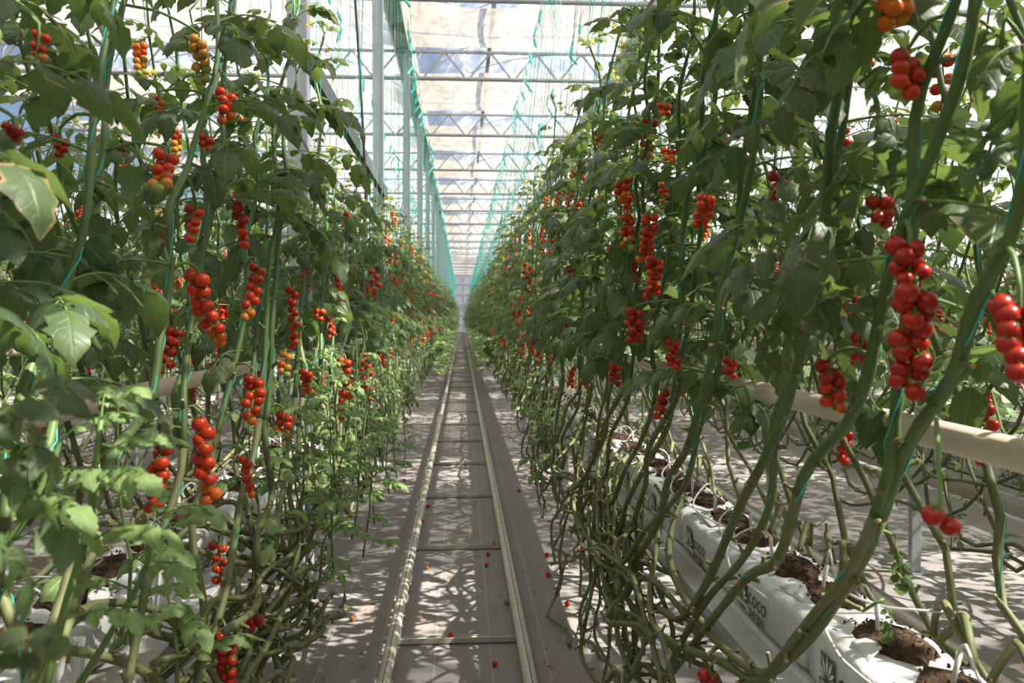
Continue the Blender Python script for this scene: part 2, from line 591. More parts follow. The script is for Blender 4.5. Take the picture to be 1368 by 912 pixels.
# arched film roof with hoops
b = MB()
spans = [(-9.0, -0.95), (-0.95, 7.1), (7.1, 15.1)]
hoop = MB()
for (x0, x1) in spans:
    base = len(b.v)
    na = 14
    for k in range(na + 1):
        a = PI * k / na
        x = (x0 + x1) / 2 - math.cos(a) * (x1 - x0) / 2
        z = H_TOP + 0.25 + 2.1 * math.sin(a) ** 0.8
        for y in (-8, Z_END):
            b.v.append((x, y, z))
    for k in range(na):
        a = base + 2 * k
        b.face((a, a + 1, a + 3, a + 2))
    y = 2.0
    while y < 60:
        pts = []
        for k in range(na + 1):
            a = PI * k / na
            pts.append(((x0 + x1) / 2 - math.cos(a) * (x1 - x0) / 2, y, H_TOP + 0.22 + 2.1 * math.sin(a) ** 0.8))
        hoop.tube(pts, 0.02, 5)
        y += 2.075
tag(link('ceiling', b.mesh('ceiling', [M['film']])), 'arched clear plastic film roof', kind='structure')
tag(link('trim_7', hoop.mesh('roof_hoops', [M['truss']])), 'thin steel hoops carrying the film roof', kind='structure')

# end wall, side walls
def wall(name, pts, label):
    w = MB(); w.v = pts; w.face((0, 1, 2, 3))
    return tag(link(name, w.mesh(name, [M['wall_film']], False)), label, kind='structure')

we = wall('wall_end', [(-14, Z_END, 0), (14, Z_END, 0), (14, Z_END, 9), (-14, Z_END, 9)], 'pale translucent end wall of the greenhouse with thin glazing bars')
wall('wall_left', [(-14, -8, 0), (-14, Z_END, 0), (-14, Z_END, 6.2), (-14, -8, 6.2)], 'translucent film side wall')
wall('wall_right', [(14, -8, 0), (14, Z_END, 0), (14, Z_END, 6.2), (14, -8, 6.2)], 'translucent film side wall')
wall('wall_back', [(-14, -8, 0), (14, -8, 0), (14, -8, 8), (-14, -8, 8)], 'pale translucent wall at the near end of the house')
vb = MB(); vb.box((-0.03, -0.05, 0), (0.03, 0, 8.5)); vb = vb.mesh('glazing_bar', [M['truss']], False)
hb = MB(); hb.box((-13, -0.05, -0.04), (13, 0, 0.04)); hb = hb.mesh('transom', [M['truss']], False)
for k in range(-8, 9):
    link('glazing_bar', vb, we, (k * 1.0 + 0.3, Z_END, 0))
for z in (0.9, 1.9, 3.0, 4.1, 5.2, 6.3):
    link('transom', hb, we, (0, Z_END - 0.01, z))

# ------------------------------------------------------------------ pipe rail track in the aisle
track = tag(link('pipe_rail_track', None, loc=(0, 0, 0)), 'cream steel pipe rail track with flat cross bars running down the aisle', 'rail track')
RAIL_Z, RAIL_R = 0.115, 0.0255
for s in (-1, 1):
    b = MB()
    ys = [0.6 + 0.4 * k for k in range(216)]
    b.tube([(s * 0.275, y, RAIL_Z) for y in ys], RAIL_R, 14)
    link('rail', b.mesh('rail', [M['rail']]), track)
cb = MB(); cb.box((-0.275, -0.03, 0.006), (0.275, 0.03, 0.014)); cb.box((-0.275, -0.031, 0.006), (0.275, -0.027, 0.030)); cb.box((-0.275, 0.027, 0.006), (0.275, 0.031, 0.02))
cb = cb.mesh('cross_bar', [M['bar']], False)
po = MB(); po.box((-0.012, -0.028, 0.004), (0.012, 0.028, RAIL_Z - 0.012), 0, 0.004); po = po.mesh('post', [M['steel']], False)
k0 = 0
for k in range(57):
    y = 2.02 + 1.49 * k
    y = {0: 3.66}.get(k, 3.66 + 1.49 * k)
    if y > Z_END - 2:
        break
    link('cross_bar', cb, track, (0, y, 0))
    for s in (-1, 1):
        link('post', po, track, (s * 0.272, y + 0.01, 0))

# ------------------------------------------------------------------ growing gutters, grow pipes, crop wires
def gutter(rx, label):
    b = MB()
    pr = [(-0.19, 0.688), (-0.185, 0.692), (-0.125, 0.690), (-0.115, 0.695), (0.115, 0.695), (0.125, 0.690), (0.185, 0.692), (0.19, 0.688),
          (0.188, 0.655), (0.170, 0.650), (0.168, 0.622), (0.150, 0.616), (0.148, 0.590), (0.05, 0.580),
          (-0.05, 0.580), (-0.148, 0.590), (-0.150, 0.616), (-0.168, 0.622), (-0.170, 0.650), (-0.188, 0.655)]
    n = len(pr)
    for y in (0.35, Z_END - 3):
        b.v += [(x, y, z) for x, z in pr]
    for k in range(n):
        b.face((k, n + k, n + (k + 1) % n, (k + 1) % n))
    b.face(list(range(n))); b.face(list(range(n, 2 * n))[::-1])
    g = tag(link('growing_gutter', b.mesh('growing_gutter', [M['alu']], False), loc=(rx, 0, 0)), label, 'gutter', 'growing gutters')
    h = MB(); h.tube([(0, 0, 0.58), (0, 0, H_BOT)], 0.0022, 4)
    h = h.mesh('hanger_wire', [M['wire']])
    for k in range(6):
        link('hanger_wire', h, g, ((-1) ** k * 0.0, 2.9 + 4.15 * k, 0))
    lg = MB()
    lg.box((-0.03, -0.02, 0.0), (0.03, 0.02, 0.585), 0, 0.004); lg.box((-0.09, -0.05, 0.0), (0.09, 0.05, 0.008), 0); lg.box((-0.15, -0.02, 0.565), (0.15, 0.02, 0.589), 0)
    lg = lg.mesh('leg', [M['steel']], False)
    for k in range(8):
        link('leg', lg, g, (0, 2.3 + 2.2 * k, 0))
    return g

for rx, lab in ((-0.88, 'white sheet metal growing gutter under the bags left of the rail track'), (0.88, 'white sheet metal growing gutter under the bags right of the rail track'),
                (-2.64, 'white growing gutter in the second row to the left'), (2.64, 'white growing gutter in the second row to the right'),
                (-4.4, 'white growing gutter in the third row to the left'), (4.4, 'white growing gutter in the third row to the right')):
    gutter(rx, lab)

for rx, z, lab in ((-0.86, 1.275, 'cream heating pipe running through the plants left of the track'), (0.83, 1.28, 'cream heating pipe running through the plants right of the track'),
                   (-2.60, 1.28, 'cream heating pipe inside the second plant row on the left'), (2.60, 1.28, 'cream heating pipe inside the second plant row on the right')):
    b = MB()
    b.tube([(0, 0.35 + 2 * k, 0) for k in range(38)], 0.0255, 16)
    p = tag(link('heating_pipe', b.mesh('heating_pipe', [M['pipe']]), loc=(rx, 0, z)), lab, 'pipe')
    c = MB(); c.tube([(0.0275 * math.cos(a), 0, 0.0275 * math.sin(a)) for a in [PI * (1 + k / 8) for k in range(9)]], 0.003, 5)
    c.tube([(-0.0275, 0, 0), (0, 0, 0.10), (0.0275, 0, 0)], 0.003, 5)
    c.tube([(0, 0, 0.10), (0, 0, H_BOT - z)], 0.0018, 4)
    cme = c.mesh('pipe_hook', [M['wire']])
    for k in range(5):
        link('pipe_hook', cme, p, (0, 4.1 + 4.15 * k, 0))
# a rail pair in the next aisle on each side
for s, lab in ((-1, 'pale rail track in the next aisle beyond the left plant row'), (1, 'pale rail track in the next aisle beyond the right plant row')):
    t2 = tag(link('pipe_rail_track', None, loc=(s * ROW_GAP, 0, 0)), lab, 'rail track')
    for q in (-1, 1):
        b = MB(); b.tube([(q * 0.275, 0.6 + 2 * k, RAIL_Z) for k in range(30)], RAIL_R, 10)
        link('rail', b.mesh('rail', [M['rail']]), t2)
    for k in range(12):
        link('cross_bar', cb, t2, (0, 1.6 + 1.49 * k, 0))
        for q in (-1, 1):
            link('post', po, t2, (q * 0.272, 1.61 + 1.49 * k, 0))

WIRE_Z = EYE.z + 3.6
WIRES = (-1.42, -0.63, 0.94, 1.45)
for x, lab in zip(WIRES, ('outer left crop wire under the roof hung with teal twine hooks', 'crop wire above the left plant row hung with teal twine hooks',
                          'crop wire above the right plant row hung with teal twine hooks', 'outer right crop wire under the roof hung with teal twine hooks')):
    b = MB(); b.tube([(0, -1 + 4 * k, 0) for k in range(23)], 0.0022, 4)
    tag(link('crop_wire', b.mesh('crop_wire', [M['wire']]), loc=(x, 0, WIRE_Z)), lab, 'wire')


# ------------------------------------------------------------------ grow bags
def bag_mesh(seed):
    r = random.Random(seed)
    L, W, H = 0.485, 0.215, 0.132
    b = MB()
    ns, nc = 13, 20
    jit = [[r.uniform(-1, 1) for _ in range(nc)] for _ in range(ns)]
    for i in range(ns):
        t = i / (ns - 1)
        x = (t - 0.5) * L
        e = min(t, 1 - t)
        pinch = 1 - 0.30 * max(0, 1 - e / 0.07) ** 1.5
        for k in range(nc):
            a = 2 * PI * k / nc
            ca, sa = math.cos(a), math.sin(a)
            q = 0.30
            yy = math.copysign(abs(ca) ** q, ca) * W / 2
            zz = math.copysign(abs(sa) ** q, sa) * H / 2
            j = jit[i][k] * 0.0035
            if zz > 0:
                zz *= 1 + 0.05 * math.sin(7 * t + seed)
            zz *= (0.55 + 0.45 * pinch) if e < 0.01 else pinch ** 0.5
            b.v.append((x + jit[i][(k * 3) % nc] * 0.004, yy * (0.93 + 0.07 * pinch) + j, H / 2 + max(-H / 2, zz + j) if zz > 0 else H / 2 + zz))
    for i in range(ns - 1):
        for k in range(nc):
            b.face((i * nc + k, (i + 1) * nc + k, (i + 1) * nc + (k + 1) % nc, i * nc + (k + 1) % nc))
    b.face(list(range(nc))); b.face([(ns - 1) * nc + k for k in range(nc)][::-1])
    return b.mesh('bag_body', [M['bag']])


def coir_mesh(seed):
    r = random.Random(seed)
    b = MB()
    n, mth = 14, 7
    for i in range(mth + 1):
        for k in range(n):
            a = 2 * PI * k / n
            q = i / mth
            rx = 0.085 * q * (1 + 0.22 * r.uniform(-1, 1) * q)
            ry = 0.078 * q * (1 + 0.15 * r.uniform(-1, 1) * q)
            b.v.append((rx * math.cos(a) * 1.25, ry * math.sin(a), 0.133 + 0.014 * (1 - q ** 4) + r.uniform(-0.003, 0.006) - (0.02 if i == mth else 0)))
    for i in range(mth):
        for k in range(n):
            b.face((i * n + k, (i + 1) * n + k, (i + 1) * n + (k + 1) % n, i * n + (k + 1) % n))
    for _ in range(90):
        x, y = r.uniform(-0.09, 0.09), r.uniform(-0.07, 0.07)
        s = r.uniform(0.002, 0.006)
        o = len(b.v)
        for dx, dy, dz in ((-s, -s * .5, 0), (s, -s * .6, .002), (s * .3, s, .001), (0, 0, s * 1.1)):
            b.v.append((x + dx, y + dy, 0.146 + dz + r.uniform(-0.004, 0.004)))
        for f in ((0, 1, 3), (1, 2, 3), (2, 0, 3)):
            b.face([o + i for i in f])
    return b.mesh('coir', [M['coir']], False)


def flap_mesh(seed):
    r = random.Random(seed)
    b = MB()
    n = 8
    w = r.uniform(0.13, 0.18)
    for i in range(n + 1):
        t = i / n - 0.5
        for j in range(4):
            q = j / 3
            lift = 0.024 * q * (0.5 + 0.5 * math.sin(5 * t + seed)) + 0.004
            b.v.append((t * w * (1 - 0.25 * q), 0.035 * q - 0.012 * math.sin(q * 2.6) * (1 + math.sin(9 * t)), 0.128 + lift))
    for i in range(n):
        for j in range(3):
            a = i * 4 + j
            b.face((a, a + 4, a + 5, a + 1))
    return b.mesh('flap', [M['bag']])


def logo_meshes():
    sq = MB()
    sq.v = [(-0.062, 0, 0.047), (-0.004, 0, 0.047), (-0.004, 0, 0.100), (-0.062, 0, 0.104)]
    sq.face((0, 1, 2, 3))
    fan = MB()
    for k in range(7):
        a = math.radians(12 + 26 * k)
        cx, cz = -0.033, 0.049
        d = Vector((math.cos(a), 0, math.sin(a)))
        n = Vector((-d.z, 0, d.x))
        Lk = 0.044 if k in (2, 3, 4) else 0.034
        p0 = Vector((cx, -0.0007, cz)) + d * 0.010
        o = len(fan.v)
        fan.v += [tuple(p0), tuple(p0 + d * Lk * 0.5 + n * 0.0045), tuple(p0 + d * Lk), tuple(p0 + d * Lk * 0.5 - n * 0.0045)]
        fan.face((o, o + 1, o + 2, o + 3)[::-1])
    band = MB()
    band.v = [(-0.068, -0.0004, 0.026), (0.002, -0.0004, 0.026), (0.002, -0.0004, 0.046), (-0.068, -0.0004, 0.046)]
    band.face((0, 1, 2, 3))
    return (sq.mesh('logo_square', [M['print_olive']], False), fan.mesh('logo_fan', [M['print_white']], False), band.mesh('logo_band', [M['print_green']], False))


def text_data(body, size, mat, off=0.0):
    c = bpy.data.curves.new('lettering', 'FONT')
    c.body = body
    c.size = size
    c.extrude = 0.0003
    c.offset = off
    c.resolution_u = 2
    t = bpy.data.objects.new('lettering', c)
    COL.objects.link(t)
    me = bpy.data.meshes.new_from_object(t.evaluated_get(bpy.context.evaluated_depsgraph_get()))
    bpy.data.objects.remove(t)
    bpy.data.curves.remove(c)
    me.materials.clear()
    me.materials.append(M[mat])
    me.name = 'lettering'
    return me


BAGS = [bag_mesh(k) for k in range(4)]
COIRS = [coir_mesh(k) for k in range(4)]
FLAPS = [flap_mesh(k) for k in range(4)]
SQ, FAN, BAND = logo_meshes()
T_COCO, T_SUB, T_BAND = text_data('coco', 0.062, 'print_black'), text_data('pergas', 0.040, 'print_black'), text_data('GROWBAG', 0.0155, 'print_white', 0.0004)
clip_b = MB()
clip_b.tube([(0.018 * math.cos(a), 0, 0.018 * math.sin(a) + 0.02) for a in [2 * PI * k / 10 for k in range(11)]], 0.0035, 5)
clip_b.tube([(0, 0, -0.03), (0, 0, 0.004)], 0.003, 5)
CLIP = clip_b.mesh('clip_ring', [M['white_plastic']])
stake_b = MB(); stake_b.tube([(0.0, 0.0, -0.03), (0.004, 0, 0.03), (0.012, 0, 0.075)], [0.0025, 0.0045, 0.0055], 6)
STAKE = stake_b.mesh('stake', [M['white_plastic']])


def drip_tube_mesh(seed):
    r = random.Random(seed)
    b = MB()
    p = [(0.012, 0, 0.075), (0.03, -0.03, 0.10 + r.uniform(0, .02)), (0.08, -0.06 - r.uniform(0, .03), 0.06), (0.14 + r.uniform(0, .05), -0.03, 0.02), (0.22, 0.03, 0.012), (0.26, 0.10, 0.0)]
    b.tube(smooth_path(p, 0.02), 0.003, 6)
    return b.mesh('drip_tube', [M['white_plastic']])


DRIPS = [drip_tube_mesh(k) for k in range(4)]
NTH = ['nearest the camera', 'second from the camera', 'third from the camera', 'fourth from the camera', 'fifth from the camera', 'sixth from the camera']


def bags_on(rx, rot, y_first, count, side_txt, near):
    r = random.Random(int(rx * 100) + 7)
    for k in range(count):
        y = y_first + 0.5 * k
        root = link('grow_bag', None, loc=(rx, y, 0.695), rot=(0, 0, rot + r.uniform(-0.015, 0.015)))
        if near and k < 6:
            lab = 'white printed coir grow bag %s, %s' % (side_txt, NTH[k])
        else:
            lab = 'white printed coir grow bag farther along the gutter %s' % side_txt
        tag(root, lab, 'grow bag', 'coir grow bags on the gutter ' + side_txt)
        link('bag_body', BAGS[k % 4], root)
        for q, off in enumerate((-0.115, 0.115)):
            link('coir', COIRS[(k + q) % 4], root, (off, 0.01, 0))
            if y < 9:
                link('flap', FLAPS[(k + q) % 4], root, (off, -0.075 + 0.0, 0), (0, 0, r.uniform(-0.1, 0.1)))
        if y < 9:
            sx = -0.10
            fy = -0.1135
            lg = link('logo_square', SQ, root, (sx, fy, 0))
            link('logo_fan', FAN, lg)
            bd = link('logo_band', BAND, root, (sx, fy, 0))
            link('lettering', T_BAND, bd, (-0.064, -0.0008, 0.031), (PI / 2, 0, 0))
            link('lettering', T_COCO, root, (sx + 0.016, fy - 0.0006, 0.052), (PI / 2, 0, 0))
            link('lettering', T_SUB, root, (sx + 0.024, fy - 0.0006, 0.023), (PI / 2, 0, 0))
            for q, off in enumerate((-0.14, 0.10)):
                d = link('drip_stake', None, loc=(rx + r.uniform(-0.03, 0.03), y + off * (1 if rot > 0 else -1), 0.825), rot=(0, 0, rot + r.uniform(-0.8, 0.8)))
                tag(d, 'white drip stake with curled tube in a bag ' + side_txt, 'drip stake', 'drip stakes in the bags on the gutter ' + side_txt)
                link('stake', STAKE, d)
                link('drip_tube', DRIPS[(k + q) % 4], d)


bags_on(0.87, -PI / 2, 1.44, 50, 'right of the track', True)
bags_on(-0.88, PI / 2, 1.05, 46, 'left of the track', True)
bags_on(2.64, -PI / 2, 1.45, 26, 'in the second row on the right', False)
bags_on(-2.64, PI / 2, 1.45, 26, 'in the second row on the left', False)

# ------------------------------------------------------------------ leaf templates (base at origin, pointing +X, drooping in -Z)
def leaflet(b, mtx, L, W, r, n=7, across=2, mat=0, lob=0.22, droop=0.5, fold=0.25):
    """Ovate toothed leaflet; local +X along the blade."""
    base = len(b.v)
    ph = r.uniform(0, 6)
    twist = r.uniform(-0.35, 0.35)
    cols = 2 * across + 1
    bend = droop * r.uniform(0.7, 1.3)
    for i in range(n + 1):
        t = i / n
        w = W * 0.5 * (math.sin(PI * min(1.0, t ** 0.72 * 0.97 + 0.03)) ** 0.85) if 0 < i < n else (0.04 * W if i == 0 else 0.0)
        if across > 1 and 0 < i < n:
            w *= 1 + lob * (1 if i % 2 else -0.75) * (1 - 0.45 * t)
        a = bend * t
        x = L * (math.sin(a) / a * t if a > 1e-3 else t) if bend > 1e-3 else L * t
        z = -L * t * (1 - math.cos(a)) / a if a > 1e-3 else 0.0
        for k in range(cols):
            s = (k - across) / across
            e = abs(s)
            back = -0.13 * L * e * e * (1 if i % 2 else 0.2) * (1 - t)
            zz = z + fold * w * e * (1 - e * 0.9) - fold * 0.55 * w * e * e + 0.05 * W * math.sin(ph + 9 * t + 3 * s) * e + twist * s * w * t
            b.v.append(tuple(mtx @ Vector((x + back, s * w, zz))))
    for i in range(n):
        for k in range(cols - 1):
            a = base + i * cols + k
            u0, u1 = i / n, (i + 1) / n
            v0, v1 = k / (cols - 1), (k + 1) / (cols - 1)
            b.face((a, a + cols, a + cols + 1, a + 1), mat, [(u0, v0), (u1, v0), (u1, v1), (u0, v1)])


def frame(o, d, up):
    d = Vector(d).normalized()
    s = Vector(up).cross(d)
    s = s.normalized() if s.length > 1e-5 else Vector((0, 1, 0))
    u = d.cross(s)
    return Matrix(((d.x, s.x, u.x, o[0]), (d.y, s.y, u.y, o[1]), (d.z, s.z, u.z, o[2]), (0, 0, 0, 1)))


def compound_leaf(seed, L=0.36, lod=0, young=False):
    r = random.Random(seed)
    b = MB()
    pts = []
    ang = r.uniform(0.05, 0.35)
    end = r.uniform(-1.45, -0.6) if not young else r.uniform(-1.25, -0.5)
    yaw = r.uniform(-0.3, 0.3)
    p = Vector((0, 0, 0))
    n = 10 if lod == 0 else 6
    dirs = []
    for i in range(n + 1):
        t = i / n
        a = ang + (end - ang) * t ** 1.3
        d = Vector((math.cos(a) * math.cos(yaw * t), math.cos(a) * math.sin(yaw * t), math.sin(a)))
        pts.append(p.copy()); dirs.append(d)
        p = p + d * (L * 0.80 / n)
    b.tube(pts, [0.0034 * (1 - 0.6 * i / n) * (1 if not young else 0.8) for i in range(n + 1)], 5 if lod == 0 else 3, 1, cap=False)
    nl = {0: 7, 1: 4, 2: 2}[lod]
    ac = {0: 2, 1: 1, 2: 1}[lod]

    def at(t):
        f = t * n
        i = min(n - 1, int(f))
        return pts[i].lerp(pts[i + 1], f - i), dirs[i]

    pairs = [(0.30, 0.060), (0.55, 0.095), (0.80, 0.105)] if lod < 2 else [(0.4, 0.09), (0.78, 0.11)]
    for t, sz in pairs:
        for sd in (-1, 1):
            if r.random() < 0.06:
                continue
            o, d = at(min(1, t + r.uniform(-0.04, 0.04)))
            sl = sz * L / 0.36 * r.uniform(0.8, 1.15)
            side = Vector((-d.y, d.x, 0)).normalized() * sd
            a = r.uniform(0.75, 1.15)
            dd = (d * math.cos(a) + side * math.sin(a) + Vector((0, 0, r.uniform(-0.75, 0.05)))).normalized()
            st = 0.012 * L / 0.36
            if lod == 0:
                b.tube([o, o + dd * st * 1.3], 0.0013, 3, 1, cap=False)
            leaflet(b, frame(o + dd * st, dd, (0, 0, 1)), sl, sl * r.uniform(0.56, 0.70), r, nl, ac, 0, droop=r.uniform(0.3, 1.1) if not young else r.uniform(0.5, 1.1), fold=r.uniform(0.1, 0.5))
    if lod == 0:
        for t in (0.43, 0.68):
            for sd in (-1, 1):
                if r.random() < 0.35:
                    continue
                o, d = at(t)
                side = Vector((-d.y, d.x, 0)).normalized() * sd
                dd = (d * 0.3 + side + Vector((0, 0, -0.1))).normalized()
                leaflet(b, frame(o, dd, (0, 0, 1)), 0.035, 0.022, r, 3, 1, 0)
    o, d = at(1.0)
    sl = r.uniform(0.105, 0.135) * L / 0.36
    leaflet(b, frame(o, (d + Vector((0, 0, -0.15))).normalized(), (0, 0, 1)), sl, sl * r.uniform(0.60, 0.74), r, nl, ac, 0, droop=r.uniform(0.3, 1.0), fold=r.uniform(0.1, 0.45))
    return b


LEAF0 = [compound_leaf(k, 0.36, 0).mesh('leaf', [M['leaf_burn'] if k % 3 == 0 else M['leaf'], M['stalk']]) for k in range(12)]
LEAF1_MB = [compound_leaf(40 + k, 0.36, 1) for k in range(6)]
LEAF1 = [b.mesh('leaf', [M['leaf'], M['stalk']]) for b in LEAF1_MB]
LEAF2_MB = [compound_leaf(60 + k, 0.40, 2) for k in range(5)]
YOUNG0 = [compound_leaf(80 + k, 0.22, 0, True).mesh('leaf', [M['leaf_young'], M['stalk']]) for k in range(6)]
YOUNG1_MB = [compound_leaf(90 + k, 0.20, 1, True) for k in range(4)]

# ------------------------------------------------------------------ fruit
def tomato_mb(seg=14, rings=9, calyx=True):
    b = MB()
    R = 1.0
    for i in range(rings + 1):
        th = PI * i / rings
        for k in range(seg):
            ph = 2 * PI * k / seg
            rr = R * math.sin(th)
            z = math.cos(th) * 0.93
            if th < 0.6:
                z -= 0.10 * (1 - th / 0.6) ** 2
            b.v.append((rr * math.cos(ph), rr * math.sin(ph), z))
    for i in range(rings):
        for k in range(seg):
            b.face((i * seg + k, (i + 1) * seg + k, (i + 1) * seg + (k + 1) % seg, i * seg + (k + 1) % seg), 0)
    if calyx:
        for k in range(5):
            a = 2 * PI * k / 5 + 0.3
            o = len(b.v)
            d = Vector((math.cos(a), math.sin(a), 0)); s = Vector((-d.y, d.x, 0))
            z0 = 0.86
            b.v += [tuple(d * 0.05 + s * 0.05 + Vector((0, 0, z0))), tuple(d * 0.05 - s * 0.05 + Vector((0, 0, z0))),
                    tuple(d * 0.40 - s * 0.11 + Vector((0, 0, z0 + 0.06))), tuple(d * 0.40 + s * 0.11 + Vector((0, 0, z0 + 0.06))),
                    tuple(d * 0.85 + Vector((0, 0, z0 - 0.02 + 0.15 * (k % 2))))]
            b.face((o, o + 1, o + 2, o + 3), 1); b.face((o + 3, o + 2, o + 4), 1)
        b.tube([(0, 0, 0.80), (0.05, 0, 1.15), (0.02, 0.05, 1.4)], [0.09, 0.07, 0.08], 5, 1)
    return b


TOM = {k: tomato_mb().mesh('tomato', [M['t_' + k], M['stalk']]) for k in FRUIT}
TOM_LOW = tomato_mb(7, 5, False)
FKEYS = list(FRUIT)
FM = [M['t_' + k] for k in FKEYS]


def ripe_color(q, t, r):
    """q: ripeness of the truss 0..1, t: position along the truss 0 (old) .. 1 (young tip)"""
    v = q - 0.45 * t + r.uniform(-0.08, 0.08)
    return 'deep' if v > 0.78 else 'red' if v > 0.36 else 'orange' if v > 0.24 else 'amber' if v > 0.10 else 'green'


def truss_layout(n, length, q, r, lean=0.0, rad=0.0165, out=0.05):
    """Fruit stalk path plus fruit positions; base at the origin, leaving along +X and hanging in -Z."""
    path = [Vector((0, 0, 0)), Vector((out * 0.5, 0, 0.008)), Vector((out, 0, -0.012))]
    for k in range(1, 7):
        t = k / 6
        path.append(Vector((out + 0.012 * math.sin(3 * t) + lean * t * t * length, r.uniform(-0.004, 0.004), -0.012 - length * t)))
    fruit = []
    for i in range(n):
        t = (i + 0.5) / n
        s = 1 if i % 2 else -1
        c = Vector((out + 0.012 * math.sin(3 * t) + lean * t * t * length, 0, -0.012 - length * t))
        rr = rad * r.uniform(0.92, 1.06) * (1 - 0.16 * t)
        a = (0 if s > 0 else PI) + r.uniform(-0.6, 0.6) + PI / 2
        off = Vector((math.cos(a) * rr * 0.92, math.sin(a) * rr * 0.92, -rr * 0.35))
        fruit.append((c + off, rr, ripe_color(q, t, r), (r.uniform(-0.5, 0.5) + 0.3 * s, r.uniform(-0.5, 0.5), r.uniform(0, 6))))
    return smooth_path(path, 0.03), fruit


def joined_truss(n, length, q, r):
    path, fruit = truss_layout(n, length, q, r)
    b = MB()
    b.tube(path[::2] + [path[-1]], 0.0022, 3, 5, cap=False)
    for p, rr, c, e in fruit:
        b.add(TOM_LOW, Matrix.Translation(p) @ Matrix.Scale(rr, 4))
        nf = len(TOM_LOW.f)
        b.m[-nf:] = [FKEYS.index(c)] * nf
    return b


rr_ = random.Random(3)
TR_Q = [0.95, 1.0, 0.85, 0.7, 0.55, 0.4, 0.2, 0.9]
TR1_MB = [joined_truss(rr_.randint(7, 12), rr_.uniform(0.10, 0.16), q, rr_) for q in TR_Q]
TR1 = [b.mesh('fruit_truss', FM + [M['stalk']]) for b in TR1_MB]
stalk_cache = []
for k in range(8):
    r = random.Random(200 + k)
    n = r.randint(7, 13)
    path, fruit = truss_layout(n, 0.0125 * n + r.uniform(0, 0.03), TR_Q[k], r, lean=r.uniform(-0.1, 0.3))
    b = MB(); b.tube(path, [0.003] * (len(path) - 4) + [0.0022] * 4, 5)
    stalk_cache.append((b.mesh('stalk', [M['stalk']]), fruit))


def flower_mb(seed):
    r = random.Random(seed)
    b = MB()
    b.tube([(0, 0, 0), (0.05, 0, 0.03), (0.10, 0.0, 0.02)], 0.0018, 4, 0)
    for k in range(7):
        o = Vector((0.05 + 0.055 * r.random(), r.uniform(-0.03, 0.03), r.uniform(0.0, 0.05)))
        b.tube([(0.06, 0, 0.028), tuple(o)], 0.001, 3, 0, cap=False)
        ax = Vector((r.uniform(-1, 1), r.uniform(-1, 1), r.uniform(-0.8, 0.4))).normalized()
        f = frame(o, ax, (0.1, 0.2, 1))
        for j in range(5):
            a = 2 * PI * j / 5
            i0 = len(b.v)
            for rad, w in ((0.001, 0.0), (0.006, 0.0028), (0.013, 0.0)):
                pass
            d = Vector((0.003, math.cos(a), math.sin(a))); s = Vector((0, -math.sin(a), math.cos(a)))
            b.v += [tuple(f @ Vector((0, 0, 0))), tuple(f @ (d * 0.006 + s * 0.003)), tuple(f @ (d * 0.013 + Vector((-0.003, 0, 0)))), tuple(f @ (d * 0.006 - s * 0.003))]
            b.face((i0, i0 + 1, i0 + 2, i0 + 3), 1)
    return b


FLOWER_MB = [flower_mb(k) for k in range(3)]
FLOWER = [b.mesh('flower_truss', [M['stalk'], M['petal']]) for b in FLOWER_MB]

# ------------------------------------------------------------------ plants
def gen_path(r, low_loop=True, ztop=None):
    """Stem of a layered vine in row coordinates: lies along the gutter, then rises leaning to -Y. Passes (-0.2, 0, 1.48)."""
    zl = r.uniform(0.40, 0.78)
    ztop = ztop or (r.uniform(2.42, 2.80) if r.random() > 0.14 else r.uniform(2.8, 3.2))
    xb = -0.20 + r.uniform(-0.05, 0.05)
    xl = -0.27 + r.uniform(-0.07, 0.05)
    yl = 0.62 * (1.48 - zl) ** 0.95 + r.uniform(-0.05, 0.12)
    Lr = r.uniform(0.7, 1.6)
    pts = []
    if low_loop:
        pts += [(-0.08 + r.uniform(-.03, .03), yl + Lr, 0.835), (-0.13, yl + Lr - 0.12, 0.88), (-0.22, yl + Lr - 0.30, 0.78)]
        m = 3
        dz = r.uniform(0.0, 0.16)
        for k in range(m):
            t = (k + 1) / (m + 1)
            pts.append((xl + r.uniform(-0.05, 0.05), yl + (Lr - 0.35) * (1 - t), zl - dz * math.sin(PI * t) + r.uniform(-0.04, 0.05)))
    pts.append((xl, yl + 0.04, zl - 0.01))
    z = zl + 0.14
    while z < ztop:
        y = 0.62 * (1.48 - z) if z < 1.48 else -0.40 * (z - 1.48)
        f = min(1, (z - zl) / 0.5)
        j = 0.032 if z < 1.35 else 0.02
        pts.append((xl + (xb - xl) * f + r.uniform(-j, j), y + r.uniform(-j, j), z))
        z += r.uniform(0.12, 0.2)
    pts.append((xb + r.uniform(-0.06, 0.06), -0.40 * (ztop - 1.48) + r.uniform(-.05, .05), ztop))
    return pts


